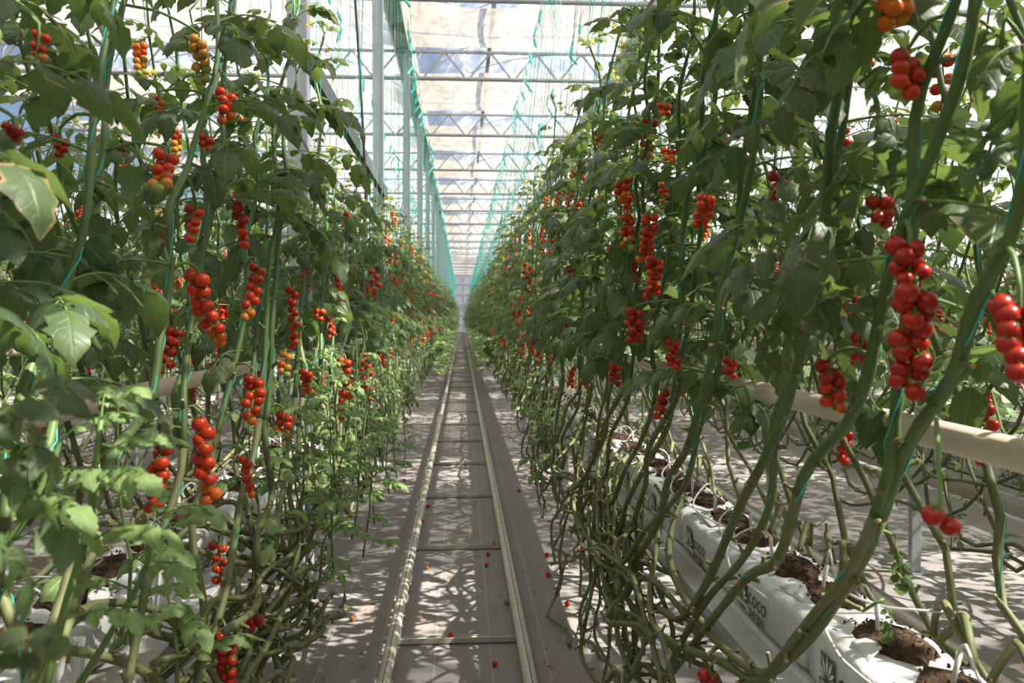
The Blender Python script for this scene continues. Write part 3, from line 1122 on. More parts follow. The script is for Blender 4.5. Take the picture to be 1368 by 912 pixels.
def stem_mb(path, z_leaf, r, sides=7, scars=True, thick=1.0):
    b = MB()
    zt = path[-1].z
    n = len(path)
    rad = []
    for i, p in enumerate(path):
        q = max(0.0, min(1.0, (p.z - 1.2) / max(0.3, zt - 1.2)))
        rr = (0.0094 - 0.0052 * q) * thick
        rad.append(rr * (1 + r.uniform(-0.08, 0.10)))
    cut = next((i for i, p in enumerate(path) if p.z > 1.15 and i > n * 0.3), n // 2)
    cut = max(2, min(n - 2, cut))
    b.tube(path[:cut + 1], rad[:cut + 1], sides, 0)
    b.tube(path[cut:], rad[cut:], sides, 1)
    if scars:
        acc, az = 0.0, r.uniform(0, 6)
        for i in range(1, n):
            acc += (path[i] - path[i - 1]).length
            if acc > 0.085 and path[i].z < z_leaf + 0.25:
                acc = r.uniform(-0.02, 0.02)
                az += 2.4
                t = (path[i] - path[i - 1]).normalized()
                s = t.cross(Vector((0, 0, 1)) if abs(t.z) < 0.9 else Vector((1, 0, 0))).normalized()
                u = t.cross(s)
                d = (s * math.cos(az) + u * math.sin(az)) + t * 0.5
                d.normalize()
                p = path[i]
                L = r.uniform(0.013, 0.024) * (1.5 if r.random() < 0.12 else 1)
                b.tube([p + d * rad[i] * 0.3, p + d * (rad[i] + L * 0.6), p + d * (rad[i] + L)], [rad[i] * 0.75, rad[i] * 0.42, rad[i] * 0.48], 5, 0, cap=False)
                b.tube([p + d * (rad[i] + L), p + d * (rad[i] + L + 0.0015)], [rad[i] * 0.48, rad[i] * 0.40], 5, 2)
    return b


SHOOT_MB = []


def shoot_parts(r, h):
    """A side shoot: thin stalk rising from the origin, with leaf placements."""
    pts = [Vector((0, 0, 0))]
    dx, dy = r.uniform(-0.10, 0.06), r.uniform(-0.10, 0.10)
    for k in range(1, 6):
        t = k / 5
        pts.append(Vector((dx * t + r.uniform(-.012, .012), dy * t + r.uniform(-.012, .012), h * t)))
    path = smooth_path(pts, 0.05)
    b = MB(); b.tube(path, [0.005 * (1 - 0.65 * i / len(path)) for i in range(len(path))], 5)
    lv = []
    az = r.uniform(0, 6)
    k = int(len(path) * 0.15)
    while k < len(path):
        az += 2.4 + r.uniform(-0.4, 0.4)
        d = Vector((math.cos(az), math.sin(az), r.uniform(0.1, 0.7))).normalized()
        t = k / len(path)
        lv.append((frame(path[k], d, (0, 0, 1)), r.uniform(0.7, 1.05) * (1 - 0.45 * t)))
        k += 1 if r.random() < 0.55 else 2
    return b, lv


for k in range(5):
    r = random.Random(300 + k)
    b, lv = shoot_parts(r, r.uniform(0.55, 0.95))
    b2 = MB(); b2.v, b2.f, b2.uv = list(b.v), list(b.f), list(b.uv); b2.m = [1] * len(b.f)
    for mt, s in lv:
        b2.add(YOUNG1_MB[r.randrange(4)], mt @ Matrix.Scale(s, 4))
    SHOOT_MB.append(b2)
SHOOT = [b.mesh('side_shoot', [M['leaf_young'], M['stalk']]) for b in SHOOT_MB]


def leaf_spots(path, z_leaf, r, step=0.085):
    out, acc, az = [], 0.0, r.uniform(0, 6)
    zt = path[-1].z
    for i in range(1, len(path)):
        acc += (path[i] - path[i - 1]).length
        p = path[i]
        if p.z > z_leaf and acc >= step:
            acc = 0.0
            az += 2.4 + r.uniform(-0.35, 0.35)
            q = max(0, min(1, (p.z - z_leaf) / max(0.4, zt - z_leaf)))
            sc = (0.92 if q < 0.55 else 0.92 - 1.15 * (q - 0.55)) * r.uniform(0.72, 1.12)
            pitch = r.uniform(-0.25, 0.2) + 0.5 * q
            d = Vector((math.cos(az) * math.cos(pitch), math.sin(az) * math.cos(pitch), math.sin(pitch)))
            out.append((p, d, sc, q))
    return out


def in_the_way(p, near=0.62):
    x, y, d = project(p)
    return x is not None and d < near and -900 < x < 2300 and -700 < y < 1700 or (p - EYE).length < 0.45


# fruit trusses the photograph shows singly
HT = [  # px, py, length, n, ripeness, drop, x plane, lean, radius
    (263, 365, 100, 13, 0.72, 0.50, -0.58, 36, 10.2), (270, 560, 122, 11, 0.70, 0.52, -0.58, 12, 11.2), (233, 437, 56, 9, 0.95, 0.2, -0.68, -16, 7.5),
    (342, 352, 74, 11, 0.90, 0.80, -0.58, -14, 7.0), (390, 384, 84, 13, 0.90, 0.3, -0.58, 4, 5.6), (383, 470, 34, 6, 0.25, 0.2, -0.60, -4, 6.0),
    (342, 502, 56, 10, 0.85, 0.55, -0.58, -12, 7.6), (378, 550, 34, 6, 0.85, 0.75, -0.56, 4, 6.8), (408, 492, 38, 8, 0.66, 0.35, -0.56, 4, 5.2),
    (461, 478, 80, 15, 0.62, 0.25, -0.55, -2, 5.6), (488, 470, 66, 12, 0.75, 0.5, -0.60, 2, 5.0), (328, 608, 62, 8, 0.80, 0.5, -0.57, 8, 6.4), (302, 846, 66, 10, 0.85, 0.1, -0.57, 2, 8.0),
    (340, 818, 20, 5, 0.85, 0.1, -0.58, 0, 6.5), (222, 205, 56, 10, 0.62, 0.70, -0.58, -16, 8.6), (266, 52, 52, 11, 0.22, 0.30, -0.58, 8, 6.8),
    (262, 278, 48, 8, 0.85, 0.4, -0.62, -10, 6.4), (276, 182, 18, 4, 0.55, 0.1, -0.60, 0, 6.0), (292, 722, 66, 8, 0.85, 0.3, -0.66, 4, 6.4),
    (500, 360, 28, 5, 0.45, 0.1, -0.52, 4, 4.6), (425, 412, 16, 4, 0.7, 0.1, -0.58, 0, 5.0), (80, 180, 28, 5, 0.9, 0.1, -0.72, 4, 6.0), (18, 168, 14, 5, 0.9, 0.1, -0.62, 10, 6.5),
    (52, 42, 44, 7, 0.75, 0.9, -0.66, -6, 6.4), (212, 128, 46, 9, 0.45, 0.1, -0.78, 4, 4.0),
    (1216, 325, 60, 8, 0.98, 0.05, 0.62, -2, 13.0), (1224, 385, 142, 14, 0.98, 0.10, 0.62, -14, 16.0), (1362, 400, 105, 12, 0.95, 0.05, 0.63, 8, 17.0), (1214, 76, 44, 6, 0.80, 0.05, 0.62, -8, 12.4),
    (1200, 2, 26, 5, 0.42, 0.25, 0.62, -6, 13.0), (1256, 684, 22, 2, 0.9, 0.05, 0.56, 0, 15.0), (1108, 488, 58, 8, 0.95, 0.75, 0.62, 6, 10.4), (1152, 446, 40, 6, 0.85, 0.1, 0.66, -6, 7.0),
    (944, 262, 34, 9, 0.58, 0.08, 0.58, -10, 7.0), (868, 286, 62, 14, 0.78, 0.50, 0.58, -10, 6.2), (838, 288, 44, 8, 0.72, 0.7, 0.60, 0, 5.6), (876, 342, 56, 11, 0.85, 0.3, 0.60, -8, 6.6), (848, 414, 44, 10, 0.9, 0.1, 0.58, 0, 6.8),
    (1176, 268, 34, 6, 0.95, 0.1, 0.66, 4, 10.0), (898, 452, 42, 8, 0.9, 0.1, 0.60, 2, 6.2), (975, 478, 26, 6, 0.85, 0.1, 0.66, 0, 6.2), (886, 140, 14, 5, 0.45, 0.1, 0.62, 2, 4.6),
    (893, 198, 20, 6, 0.45, 0.2, 0.60, 2, 5.0), (886, 245, 34, 7, 0.40, 0.35, 0.64, 2, 4.6), (822, 486, 28, 6, 0.9, 0.1, 0.60, 0, 5.2), (1040, 235, 34, 5, 0.92, 0.1, 0.70, 0, 8.0),
    (948, 896, 16, 3, 0.95, 0.0, 0.60, 2, 8.0), (704, 350, 40, 8, 0.65, 0.2, 0.52, 0, 3.6), (1290, 425, 10, 3, 0.4, 0.0, 0.80, 0, 6.0)]


def keeps_fruit_hidden(p):
    """A leaf here would hang right in front of one of the trusses above: it is pruned."""
    x, y, d = project(p)
    if x is None:
        return False
    for px, py, ln, n, q, dr, xp, le, rp in HT:
        if py - 22 < y < py + ln + 14 and min(px, px + le) - 3.0 * rp - 8 < x < max(px, px + le) + 3.0 * rp + 8:
            if d < (on_x(px, py, xp).y - EYE.y) + 0.04:
                return True
    return False


def make_plant(loc, rot, pts, r, lod, z_leaf, label, group, fruit_p=1.0, flowers=True, step=0.085, shoots=0, thick=1.0, leaf_s=1.0):
    root = tag(link('tomato_plant', None, loc=loc, rot=(0, 0, rot)), label, 'tomato plant', group)
    W = Matrix.Translation(loc) @ Matrix.Rotation(rot, 4, 'Z')
    path = smooth_path(pts, 0.045 if lod == 0 else 0.11)
    smb = stem_mb(path, z_leaf, r, 8 if lod == 0 else 5, True if lod == 0 else r.random() < 0.5, thick)
    link('stem', smb.mesh('stem', [M['stem_old'], M['stem'], M['scar']]), root)
    for p, d, sc, q in leaf_spots(path, z_leaf, r, step):
        sc *= leaf_s
        tip = W @ (p + d * 0.25 * sc)
        if in_the_way(tip, 0.80 if rot == 0 else 0.62) or in_the_way(tip + Vector((-0.05, 0, -0.1)), 0.78 if rot == 0 else 0.6) or in_the_way(W @ (p + d * 0.38 * sc)) or in_the_way(W @ (p + d * 0.1)) or (lod == 0 and any(keeps_fruit_hidden(W @ (p + d * f * sc + Vector((0, 0, -g * sc)))) for f, g in ((0.12, 0.0), (0.2, 0.05), (0.27, 0.12), (0.30, 0.22)))):
            continue
        e = frame(p, d, (0, 0, 1)).to_euler()
        yng = q > 0.86
        me = (YOUNG0[r.randrange(6)] if yng else LEAF0[r.randrange(12)]) if lod == 0 else LEAF1[r.randrange(6)]
        link('leaf', me, root, p, e, sc * (1.25 if yng and lod == 0 else 1.0))
    acc = r.uniform(0, 0.2)
    for i in range(1, len(path)):
        acc += (path[i] - path[i - 1]).length
        p = path[i]
        if acc > 0.27 and 1.22 < p.z < 2.5 and i > 4:
            acc = r.uniform(-0.06, 0.04)
            if r.random() > fruit_p:
                continue
            az = PI + r.uniform(-1.5, 1.5) if r.random() < 0.75 else r.uniform(0, 6.28)
            ripe = 1.12 - 0.62 * max(0, p.z - 1.25) / 1.1 + r.uniform(-0.12, 0.12)
            k = min(range(8), key=lambda j: abs(TR_Q[j] - ripe) + 0.15 * r.random())
            if in_the_way(W @ p, 0.8):
                continue
            if lod == 0:
                st, fruit = stalk_cache[k]
                t = link('fruit_truss', st, root, p, (0, 0, az))
                for fp, rr, c, e in fruit:
                    link('tomato', TOM[c], t, fp, e, rr)
            else:
                link('fruit_truss', TR1[k], root, p, (0, 0, az))
    if flowers:
        for k in range(2):
            p = path[-2 - 3 * k]
            link('flower_truss', FLOWER[r.randrange(3)], root, p, (0, 0, r.uniform(0, 6)))
    for k in range(shoots):
        p = path[int(len(path) * r.uniform(0.1, 0.4))]
        if in_the_way(W @ (p + Vector((0, 0, 0.5))), 0.9):
            continue
        add_shoot(root, p, r, lod, r.uniform(0.4, 0.8))
    return root, path, W


def add_shoot(root, p, r, lod, h, parent_rot=0):
    if lod == 0:
        b, lv = shoot_parts(r, h)
        s = link('side_shoot', b.mesh('side_shoot', [M['stalk']]), root, p)
        for mt, sc in lv:
            link('leaf', YOUNG0[r.randrange(6)], s, mt.translation, mt.to_euler(), sc)
    else:
        link('side_shoot', SHOOT[r.randrange(5)], root, p, (0, 0, r.uniform(0, 6)), h / 0.75)


def twine_for(path, W, r, tx, label, group, z0=0.9):
    pts = []
    k = 0
    for i, p in enumerate(path):
        if p.z > z0 and i % 2 == 0 and p.z < path[-1].z - 0.05 and i > len(path) * 0.35:
            a = k * 1.9
            rr = 0.0125 - 0.004 * min(1, max(0, p.z - 1.2))
            pts.append(W @ (p + Vector((math.cos(a) * rr, math.sin(a) * rr, 0))))
            k += 1
    if not pts:
        return
    e = W @ path[-1]
    pts.append(e)
    top = Vector((tx, e.y + r.uniform(-0.1, 0.1), WIRE_Z))
    for t in (0.33, 0.66, 1.0):
        pts.append(e.lerp(top, t))
    b = MB()
    o = pts[0].copy()
    b.tube([p - o for p in pts], 0.0016, 4, 0)
    tag(link('support_twine', b.mesh('support_twine', [M['twine']]), loc=o), label, 'twine', group)

# ------------------------------------------------------------------ plants standing nearest the track
NEAR = []          # (root, world path, W, side)


def hero(xp, px, label, seed, ztop=2.85, leafz=1.36, x_end=None):
    """A vine whose bare stem runs through the given points of the plane x = xp."""
    r = random.Random(seed)
    side = 1 if xp > 0 else -1
    n = len(px)
    pts = []
    for i, (a, b) in enumerate(px):
        x = xp if x_end is None else xp + (x_end - xp) * i / (n - 1)
        pts.append(on_x(a, b, x))
    low = pts[0]
    yd = side                           # the lying part runs on this way
    pre = []
    if low.z > 0.35:
        zl = max(0.42, low.z - 0.12) if low.z > 0.75 else low.z - 0.02
        pre = [Vector((side * 0.80, low.y + yd * 1.25, 0.835)), Vector((side * 0.74, low.y + yd * 1.12, 0.87)), Vector((side * 0.66, low.y + yd * 0.95, 0.74)),
               Vector((side * (0.60 + r.uniform(-.05, .05)), low.y + yd * 0.6, zl - r.uniform(0.02, 0.12))),
               Vector((low.x * 0.98, low.y + yd * 0.18, zl - 0.03 + 0.3 * (low.z - zl)))]
    hi = pts[-1]
    post = []
    z = hi.z + 0.2
    while z < ztop:
        post.append(Vector((hi.x + r.uniform(-.03, .03), hi.y - side * 0.42 * (z - hi.z) + r.uniform(-.02, .02), z)))
        z += 0.2
    post.append(Vector((hi.x + r.uniform(-.05, .05), hi.y - side * 0.42 * (ztop - hi.z), ztop)))
    allp = pre + pts + post
    ye = min(allp, key=lambda p: abs(p.z - 1.48)).y
    loc = Vector((side * 0.88, ye, 0))
    root, path, W = make_plant(loc, 0, [p - loc for p in allp], r, 0, leafz, label, None, fruit_p=0.0, thick=1.08, step=0.052)
    NEAR.append((root, path, W, side, ye))
    return root


hero(-0.62, [(86, 790), (100, 741), (123, 685), (140, 635), (155, 600), (187, 561), (205, 520), (213, 455), (222, 410), (228, 360), (225, 280), (247, 233), (263, 180)],
     'tomato plant with thick pale stem beside the long ripe truss left of the track', 11, leafz=1.62)
hero(-0.70, [(133, 725), (187, 698), (213, 668), (247, 625), (240, 585), (233, 531), (247, 490), (255, 430), (262, 360)],
     'tomato plant whose curved stem crosses the cream pipe on the left', 12, leafz=1.62)
hero(-0.60, [(270, 895), (297, 808), (310, 741), (320, 675), (337, 615), (346, 560), (352, 500), (356, 420), (360, 350)],
     'tomato plant with a straight bare stem above the grow bags left of the track', 13, leafz=1.55)
hero(-0.60, [(307, 885), (337, 825), (345, 775), (343, 718), (363, 665), (358, 618), (353, 580), (358, 544), (362, 490), (363, 437), (370, 354), (372, 320)],
     'tomato plant with kinked bare stem rising from the stem bundle at bottom left', 14, leafz=1.55)
hero(-0.62, [(372, 690), (380, 640), (383, 604), (393, 547), (397, 484), (400, 440), (404, 390)],
     'tomato plant with a pale sunlit stem behind the small red trusses left of the track', 15, leafz=1.55)
hero(0.65, [(1015, 908), (1072, 841), (1142, 751), (1189, 628), (1195, 560), (1206, 480), (1218, 330), (1222, 160), (1245, 83), (1272, 17)],
     'tomato plant with a thick dark stem beside the big red truss at the right edge', 21, leafz=1.60)
hero(0.66, [(1062, 872), (1120, 800), (1165, 720), (1212, 597), (1265, 517), (1289, 454), (1305, 397), (1345, 331), (1368, 240)],
     'tomato plant with a thick stem leaning over the cream pipe at the right edge', 22, leafz=1.60)
hero(0.64, [(890, 905), (949, 830), (1000, 770), (1040, 745), (1072, 640), (1100, 600), (1130, 570), (1145, 540), (1159, 504), (1179, 404), (1205, 304)],
     'tomato plant with crooked dark stem before the printed grow bags on the right', 23, leafz=1.55)
hero(0.62, [(912, 825), (949, 768), (989, 675), (1019, 618), (1045, 560), (1062, 500), (1080, 430), (1100, 350)],
     'tomato plant with two bends in its bare stem right of the second printed bag', 24, leafz=1.50)
hero(0.60, [(835, 765), (866, 722), (882, 690), (893, 640), (915, 605), (930, 560), (945, 500), (958, 440), (965, 380)],
     'tomato plant with a crooked stem bent over the bag edge right of the track', 25, leafz=1.45)

LG = 'tomato plants lining the left side of the track'
RG = 'tomato plants lining the right side of the track'
LAB = {(-1, 0): 'leafy tomato plant on teal twine in the near left row', (1, 0): 'leafy tomato plant on teal twine in the near right row',
       (-1, 1): 'leafy tomato plant along the left row in the middle distance', (1, 1): 'leafy tomato plant along the right row in the middle distance'}
TWINE_N = [0]
r = random.Random(77)
for side in (-1, 1):
    rot = 0 if side > 0 else PI
    y = 0.72 if side < 0 else 0.92
    k = 0
    while y < 15.0:
        lod = 0 if y < 6.2 else 1
        if not any(h[3] == side and abs(h[4] - y) < 0.10 for h in NEAR[:10]):
            zt = None
            if side < 0 and 2.6 < y < 6.6:
                zt = r.uniform(2.15, 2.45)
            elif side > 0 and y < 3.4:
                zt = r.uniform(2.60, 3.0)
            pts = [Vector(p) for p in gen_path(r, low_loop=y < 11, ztop=zt)]
            zl = r.uniform(1.26, 1.44) if side > 0 else r.uniform(1.22, 1.48)
            sh = 0
            if side < 0 and 3.2 < y < 14:
                sh = r.choice((1, 2, 2))
            elif side > 0 and y > 3.2:
                sh = r.choice((0, 1, 1))
            root, path, W = make_plant(Vector((side * ROW_X, y, 0)), rot, pts, r, lod, zl, LAB[(side, lod)], (LG if side < 0 else RG), fruit_p=0.0 if y < 1.7 else 0.2 if lod == 0 else 0.36,
                                       step=(0.038 if side > 0 and y < 3.4 else 0.044) if lod == 0 else 0.058, leaf_s=0.82 if side < 0 else 0.9 if y > 3 else 1.0, shoots=sh)
            if lod == 0:
                NEAR.append((root, path, W, side, y))
            twine_for(path, W, r, -0.63 if side < 0 else 0.94, 'teal twine holding up a plant of the %s row' % ('left' if side < 0 else 'right'),
                      'twines of the %s row' % ('left' if side < 0 else 'right'))
        y += 0.235 + r.uniform(-0.03, 0.03)
for h in NEAR[:10]:
    twine_for(h[1], h[2], r, -0.63 if h[3] < 0 else 0.94, 'teal twine wound round a thick bare stem of the %s row' % ('left' if h[3] < 0 else 'right'),
              'twines on the bare stems of the %s row' % ('left' if h[3] < 0 else 'right'), z0=0.6)
ORD = 'first second third fourth fifth sixth seventh eighth ninth tenth eleventh twelfth thirteenth fourteenth fifteenth sixteenth seventeenth eighteenth nineteenth twentieth'.split()
ORD += ['twenty-' + o for o in ORD[:9]] + ['thirtieth'] + ['thirty-' + o for o in ORD[:9]]
for side in (-1, 1):
    for k, h in enumerate(sorted((h for h in NEAR if h[3] == side), key=lambda h: h[4])):
        if h not in NEAR[:10]:
            h[0]['label'] = 'leafy tomato plant on teal twine, %s plant from the camera in the %s row' % (ORD[k], 'left' if side < 0 else 'right')
# the far face of both rows, then the second rows
for side in (-1, 1):
    rot = PI if side > 0 else 0
    y = 0.75
    while y < 9.0:
        pts = [Vector(p) for p in gen_path(r, ztop=r.uniform(2.7, 3.15) if y < 3 else None)]
        root, path, W = make_plant(Vector((side * (ROW_X + 0.02), y, 0)), rot, pts, r, 1, r.uniform(1.25, 1.5),
                                   'tomato plant on the far face of the row %s of the track' % ('left' if side < 0 else 'right'),
                                   'tomato plants on the far face of the %s row' % ('left' if side < 0 else 'right'), fruit_p=0.35, step=0.055)
        if r.random() < 0.6:
            twine_for(path, W, r, -1.42 if side < 0 else 1.45, 'teal twine on the far face of the %s row' % ('left' if side < 0 else 'right'),
                      'twines on the far face of the %s row' % ('left' if side < 0 else 'right'))
        y += 0.27 + r.uniform(-0.04, 0.04)
for side in (-1, 1):
    rot = 0 if side > 0 else PI
    y = 1.2
    while y < 9.0:
        pts = [Vector(p) for p in gen_path(r, ztop=r.uniform(2.7, 3.25))]
        make_plant(Vector((side * (ROW_X + ROW_GAP), y, 0)), rot, pts, r, 1, r.uniform(1.15, 1.5),
                   'tomato plant in the second row to the %s' % ('left' if side < 0 else 'right'),
                   'tomato plants in the second row to the %s' % ('left' if side < 0 else 'right'), fruit_p=0.4, shoots=r.choice((0, 1)), step=0.062)
        y += 0.27 + r.uniform(-0.04, 0.04)

# ------------------------------------------------------------------ plants farther off
ALLM = [M['leaf'], M['leaf_young'], M['stalk'], M['stem_old'], M['stem']] + FM + [M['petal']]


def add_map(b, other, mtx, mp):
    b.add(other, mtx)
    k = len(other.m)
    b.m[-k:] = [mp[i] for i in other.m]


TOM_TINY = tomato_mb(6, 3, False)
OCTA = MB(); OCTA.v = [(1, 0, 0), (0, 1, 0), (-1, 0, 0), (0, -1, 0), (0, 0, 1), (0, 0, -1)]
for q in ((0, 1, 4), (1, 2, 4), (2, 3, 4), (3, 0, 4), (1, 0, 5), (2, 1, 5), (3, 2, 5), (0, 3, 5)):
    OCTA.face(q)


def leaf3(seed):
    r = random.Random(seed)
    b = MB()
    for o, a, s in ((0.14, 0.9, .10), (0.14, -0.9, .10), (0.22, 0.8, .12), (0.22, -0.8, .12), (0.28, 0.05, .16)):
        d = Vector((math.cos(a), math.sin(a), r.uniform(-0.8, 0.0)))
        leaflet(b, frame((o, 0, -o * o * 1.5), d, (0, 0, 1)), s, s * 0.75, r, 2, 1, 0, droop=0.6)
    return b


LEAF3_MB = [leaf3(k) for k in range(4)]


def far_templates(seed, lod):
    r = random.Random(seed)
    pts = [Vector(p) for p in gen_path(r, low_loop=lod == 2)]
    path = smooth_path(pts, 0.16 if lod == 2 else 0.3)
    stem, fol, fru = MB(), MB(), MB()
    n = len(path)
    stem.tube(path, [0.010 - 0.004 * i / n for i in range(n)], 4 if lod == 2 else 3, 4, cap=False)
    fine = smooth_path(pts, 0.06)
    for p, d, sc, q in leaf_spots(fine, r.uniform(1.0, 1.35), r, 0.085 if lod == 2 else 0.11):
        if lod == 2:
            add_map(fol, LEAF2_MB[r.randrange(5)], frame(p, d, (0, 0, 1)) @ Matrix.Scale(sc, 4), {0: 0, 1: 2})
        else:
            add_map(fol, LEAF3_MB[r.randrange(4)], frame(p, d, (0, 0, 1)) @ Matrix.Scale(sc * 1.25, 4), {0: 0})
    for k in range(2 if lod == 2 else 1):
        add_map(fol, LEAF3_MB[0], frame((-0.3, r.uniform(0, .6), r.uniform(0.4, 1.1)), (r.uniform(-1, 1), r.uniform(-1, 1), 0.4), (0, 0, 1)), {0: 1})
        add_map(fol, LEAF3_MB[1], frame((-0.28, r.uniform(0, .6), r.uniform(0.4, 1.1)), (r.uniform(-1, 1), r.uniform(-1, 1), 0.4), (0, 0, 1)), {0: 1})
    for k in range(2):
        z = r.uniform(1.15, 2.3)
        base = min(fine[len(fine) // 3:], key=lambda p: abs(p.z - z)) + Vector((-0.06, r.uniform(-.05, .05), -0.02))
        q = 1.12 - 0.62 * max(0, z - 1.25) / 1.1
        m = r.randint(6, 10) if lod == 2 else 5
        for i in range(m):
            c = ripe_color(q, i / m, r)
            p = base + Vector((r.uniform(-.018, .018), r.uniform(-.018, .018), -0.014 * i * (1 if lod == 2 else 2)))
            add_map(fru, TOM_TINY if lod == 2 else OCTA, Matrix.Translation(p) @ Matrix.Scale(0.016 if lod == 2 else 0.02, 4), {0: 5 + FKEYS.index(c)})
    if r.random() < 0.7:
        add_map(fol, FLOWER_MB[r.randrange(3)], Matrix.Translation(pts[-1]), {0: 2, 1: 10})
    return stem, fol, fru


FAR2 = [far_templates(500 + k, 2) for k in range(7)]
FAR3 = [far_templates(600 + k, 3) for k in range(7)]
FAR2_ME = [(s.mesh('stem', ALLM), f.mesh('foliage', ALLM), t.mesh('fruit', ALLM)) for s, f, t in FAR2]
for side in (-1, 1):
    y = 15.05
    while y < 20.5:
        k = r.randrange(7)
        root = tag(link('tomato_plant', None, loc=(side * ROW_X, y, 0), rot=(0, 0, 0 if side > 0 else PI)),
                   'distant leafy tomato plant farther along the %s row' % ('left' if side < 0 else 'right'), 'tomato plant',
                   'distant tomato plants of the %s row' % ('left' if side < 0 else 'right'))
        link('stem', FAR2_ME[k][0], root)
        tag(link('foliage', FAR2_ME[k][1], root), kind='stuff')
        tag(link('fruit', FAR2_ME[k][2], root), kind='stuff')
        y += 0.24 + r.uniform(-0.03, 0.03)

items = []


def far_line(x, rot, y0, y1, step, lod3_from):
    y = y0
    while y < y1:
        t = (FAR2 if y < lod3_from else FAR3)[r.randrange(7)]
        m = Matrix.Translation((x + r.uniform(-.04, .04), y, 0)) @ Matrix.Rotation(rot + r.uniform(-0.15, 0.15), 4, 'Z') @ Matrix.Diagonal((1, 1, r.uniform(0.93, 1.05), 1))
        for b in t:
            items.append((b, m))
        y += step * r.uniform(0.85, 1.15)


for side in (-1, 1):
    a, bk = (0, PI) if side > 0 else (PI, 0)
    far_line(side * 0.88, a, 20.6, 85, 0.25, 30)
    far_line(side * 0.90, bk, 9.1, 85, 0.30, 16)
    far_line(side * 2.64, a, 9.1, 45, 0.30, 14)
    far_line(side * 2.66, bk, 1.0, 40, 0.32, 9)
    for x in (4.4, 6.16, 7.92, 9.68, 11.44):
        far_line(side * x, a, -6, 30, 0.36 if x < 7 else 0.5, 8 if x < 7 else -9)
        far_line(side * x, bk, -6, 30, 0.40 if x < 7 else 0.5, 5 if x < 7 else -9)
    far_line(side * 0.92, a, -6, 0.2 if side > 0 else -0.3, 0.27, -9)
    far_line(side * 0.92, bk, -6, 0.2, 0.30, -9)
    far_line(side * 2.64, a, -6, 1.0, 0.30, -9)
    far_line(side * 2.66, bk, -6, 1.0, 0.30, -9)
tag(link('tomato_plants', merged('tomato_plants', items, ALLM)), 'dense mass of tomato plants in the far parts of the rows', 'tomato plants', kind='stuff')

# twines of the distant plants, all the way to the end wall
tw = MB(); tw.tube([(0, 0, 0), (0, 0, 1)], 1.0, 3, 0, cap=False)
items = []
for x, xw, y0 in ((-0.70, -0.63, 15), (0.70, 0.94, 15), (-1.08, -1.42, 9), (1.08, 1.45, 9)):
    y = y0
    while y < 85:
        p0 = Vector((x, y + r.uniform(-.1, .1), 2.6)); p1 = Vector((xw, y, WIRE_Z))
        d = p1 - p0
        z = d.normalized(); q = z.to_track_quat('Z', 'Y').to_matrix().to_4x4()
        items.append((tw, Matrix.Translation(p0) @ q @ Matrix.Diagonal((0.0015, 0.0015, d.length, 1))))
        y += 0.26
tag(link('support_twines', merged('support_twines', items, [M['twine']])), 'teal twines hanging over the distant plant rows', 'twines', kind='stuff')

# twine hooks (wire hooks wound with spare twine) on the crop wires
hk = MB()
hk.tube([(0, 0, 0.0), (0, 0.012, 0.015), (0, 0.0, 0.028), (0, -0.014, 0.015), (0, -0.01, -0.02), (0, -0.10, -0.12), (0, -0.20, -0.22)], 0.002, 4, 0)
hook_me = hk.mesh('wire_hook', [M['wire']])
sp_ = MB()
a, b_ = Vector((0, -0.03, -0.045)), Vector((0, -0.19, -0.21))
sp_.tube([a.lerp(b_, t) for t in (0, .08, .25, .5, .75, .92, 1)], [0.004, 0.011, 0.014, 0.012, 0.014, 0.010, 0.004], 7, 0)
sp_.tube([b_, b_ + Vector((0.006, 0.03, -0.06)), b_ + Vector((0.0, 0.05, -0.16)), b_ + Vector((0.0, 0.09, -0.30))], 0.0016, 3, 0)
spool_me = sp_.mesh('wound_twine', [M['twine']])
cnt = 0
for x, lab in zip(WIRES, ('outer left', 'inner left', 'inner right', 'outer right')):
    y = 5.5
    while y < 42:
        if r.random() < 0.8:
            h = link('twine_hook', None, loc=(x, y, WIRE_Z - 0.026), rot=(r.uniform(-0.15, 0.25), r.uniform(-0.15, 0.15), r.uniform(-0.5, 0.5)))
            h.scale = (1.25,) * 3
            tag(h, 'hook wound with spare teal twine on the %s crop wire' % lab, 'twine hook', 'twine hooks on the %s crop wire' % lab)
            link('wire_hook', hook_me, h)
            link('wound_twine', spool_me, h)
        y += 0.52 + r.uniform(-0.12, 0.12)
items = []
for x in WIRES:
    y = 42
    while y < 86:
        m = Matrix.Translation((x, y, WIRE_Z - 0.026)) @ Matrix.Rotation(r.uniform(-0.4, 0.4), 4, 'Z')
        items.append((sp_, m))
        y += 0.5
tag(link('distant_twine_hooks', merged('distant_twine_hooks', items, [M['twine']])), 'hooks wound with teal twine far along the crop wires', 'twine hooks', kind='stuff')

# ------------------------------------------------------------------ fruit trusses the photograph shows singly
def stem_near(target, side, dz=(0.0, 0.12), only=None):
    best = None
    for i, (root, path, W, sd, ye) in enumerate(NEAR):
        if sd != side or (only is not None and i != only) or abs(ye - target.y) > 1.2:
            continue
        for p in path[len(path) // 4:]:
            w = W @ p
            if not (dz[0] <= w.z - target.z <= dz[1]):
                continue
            d = (w - target).length
            if best is None or d < best[0]:
                best = (d, root, w, W)
    return best


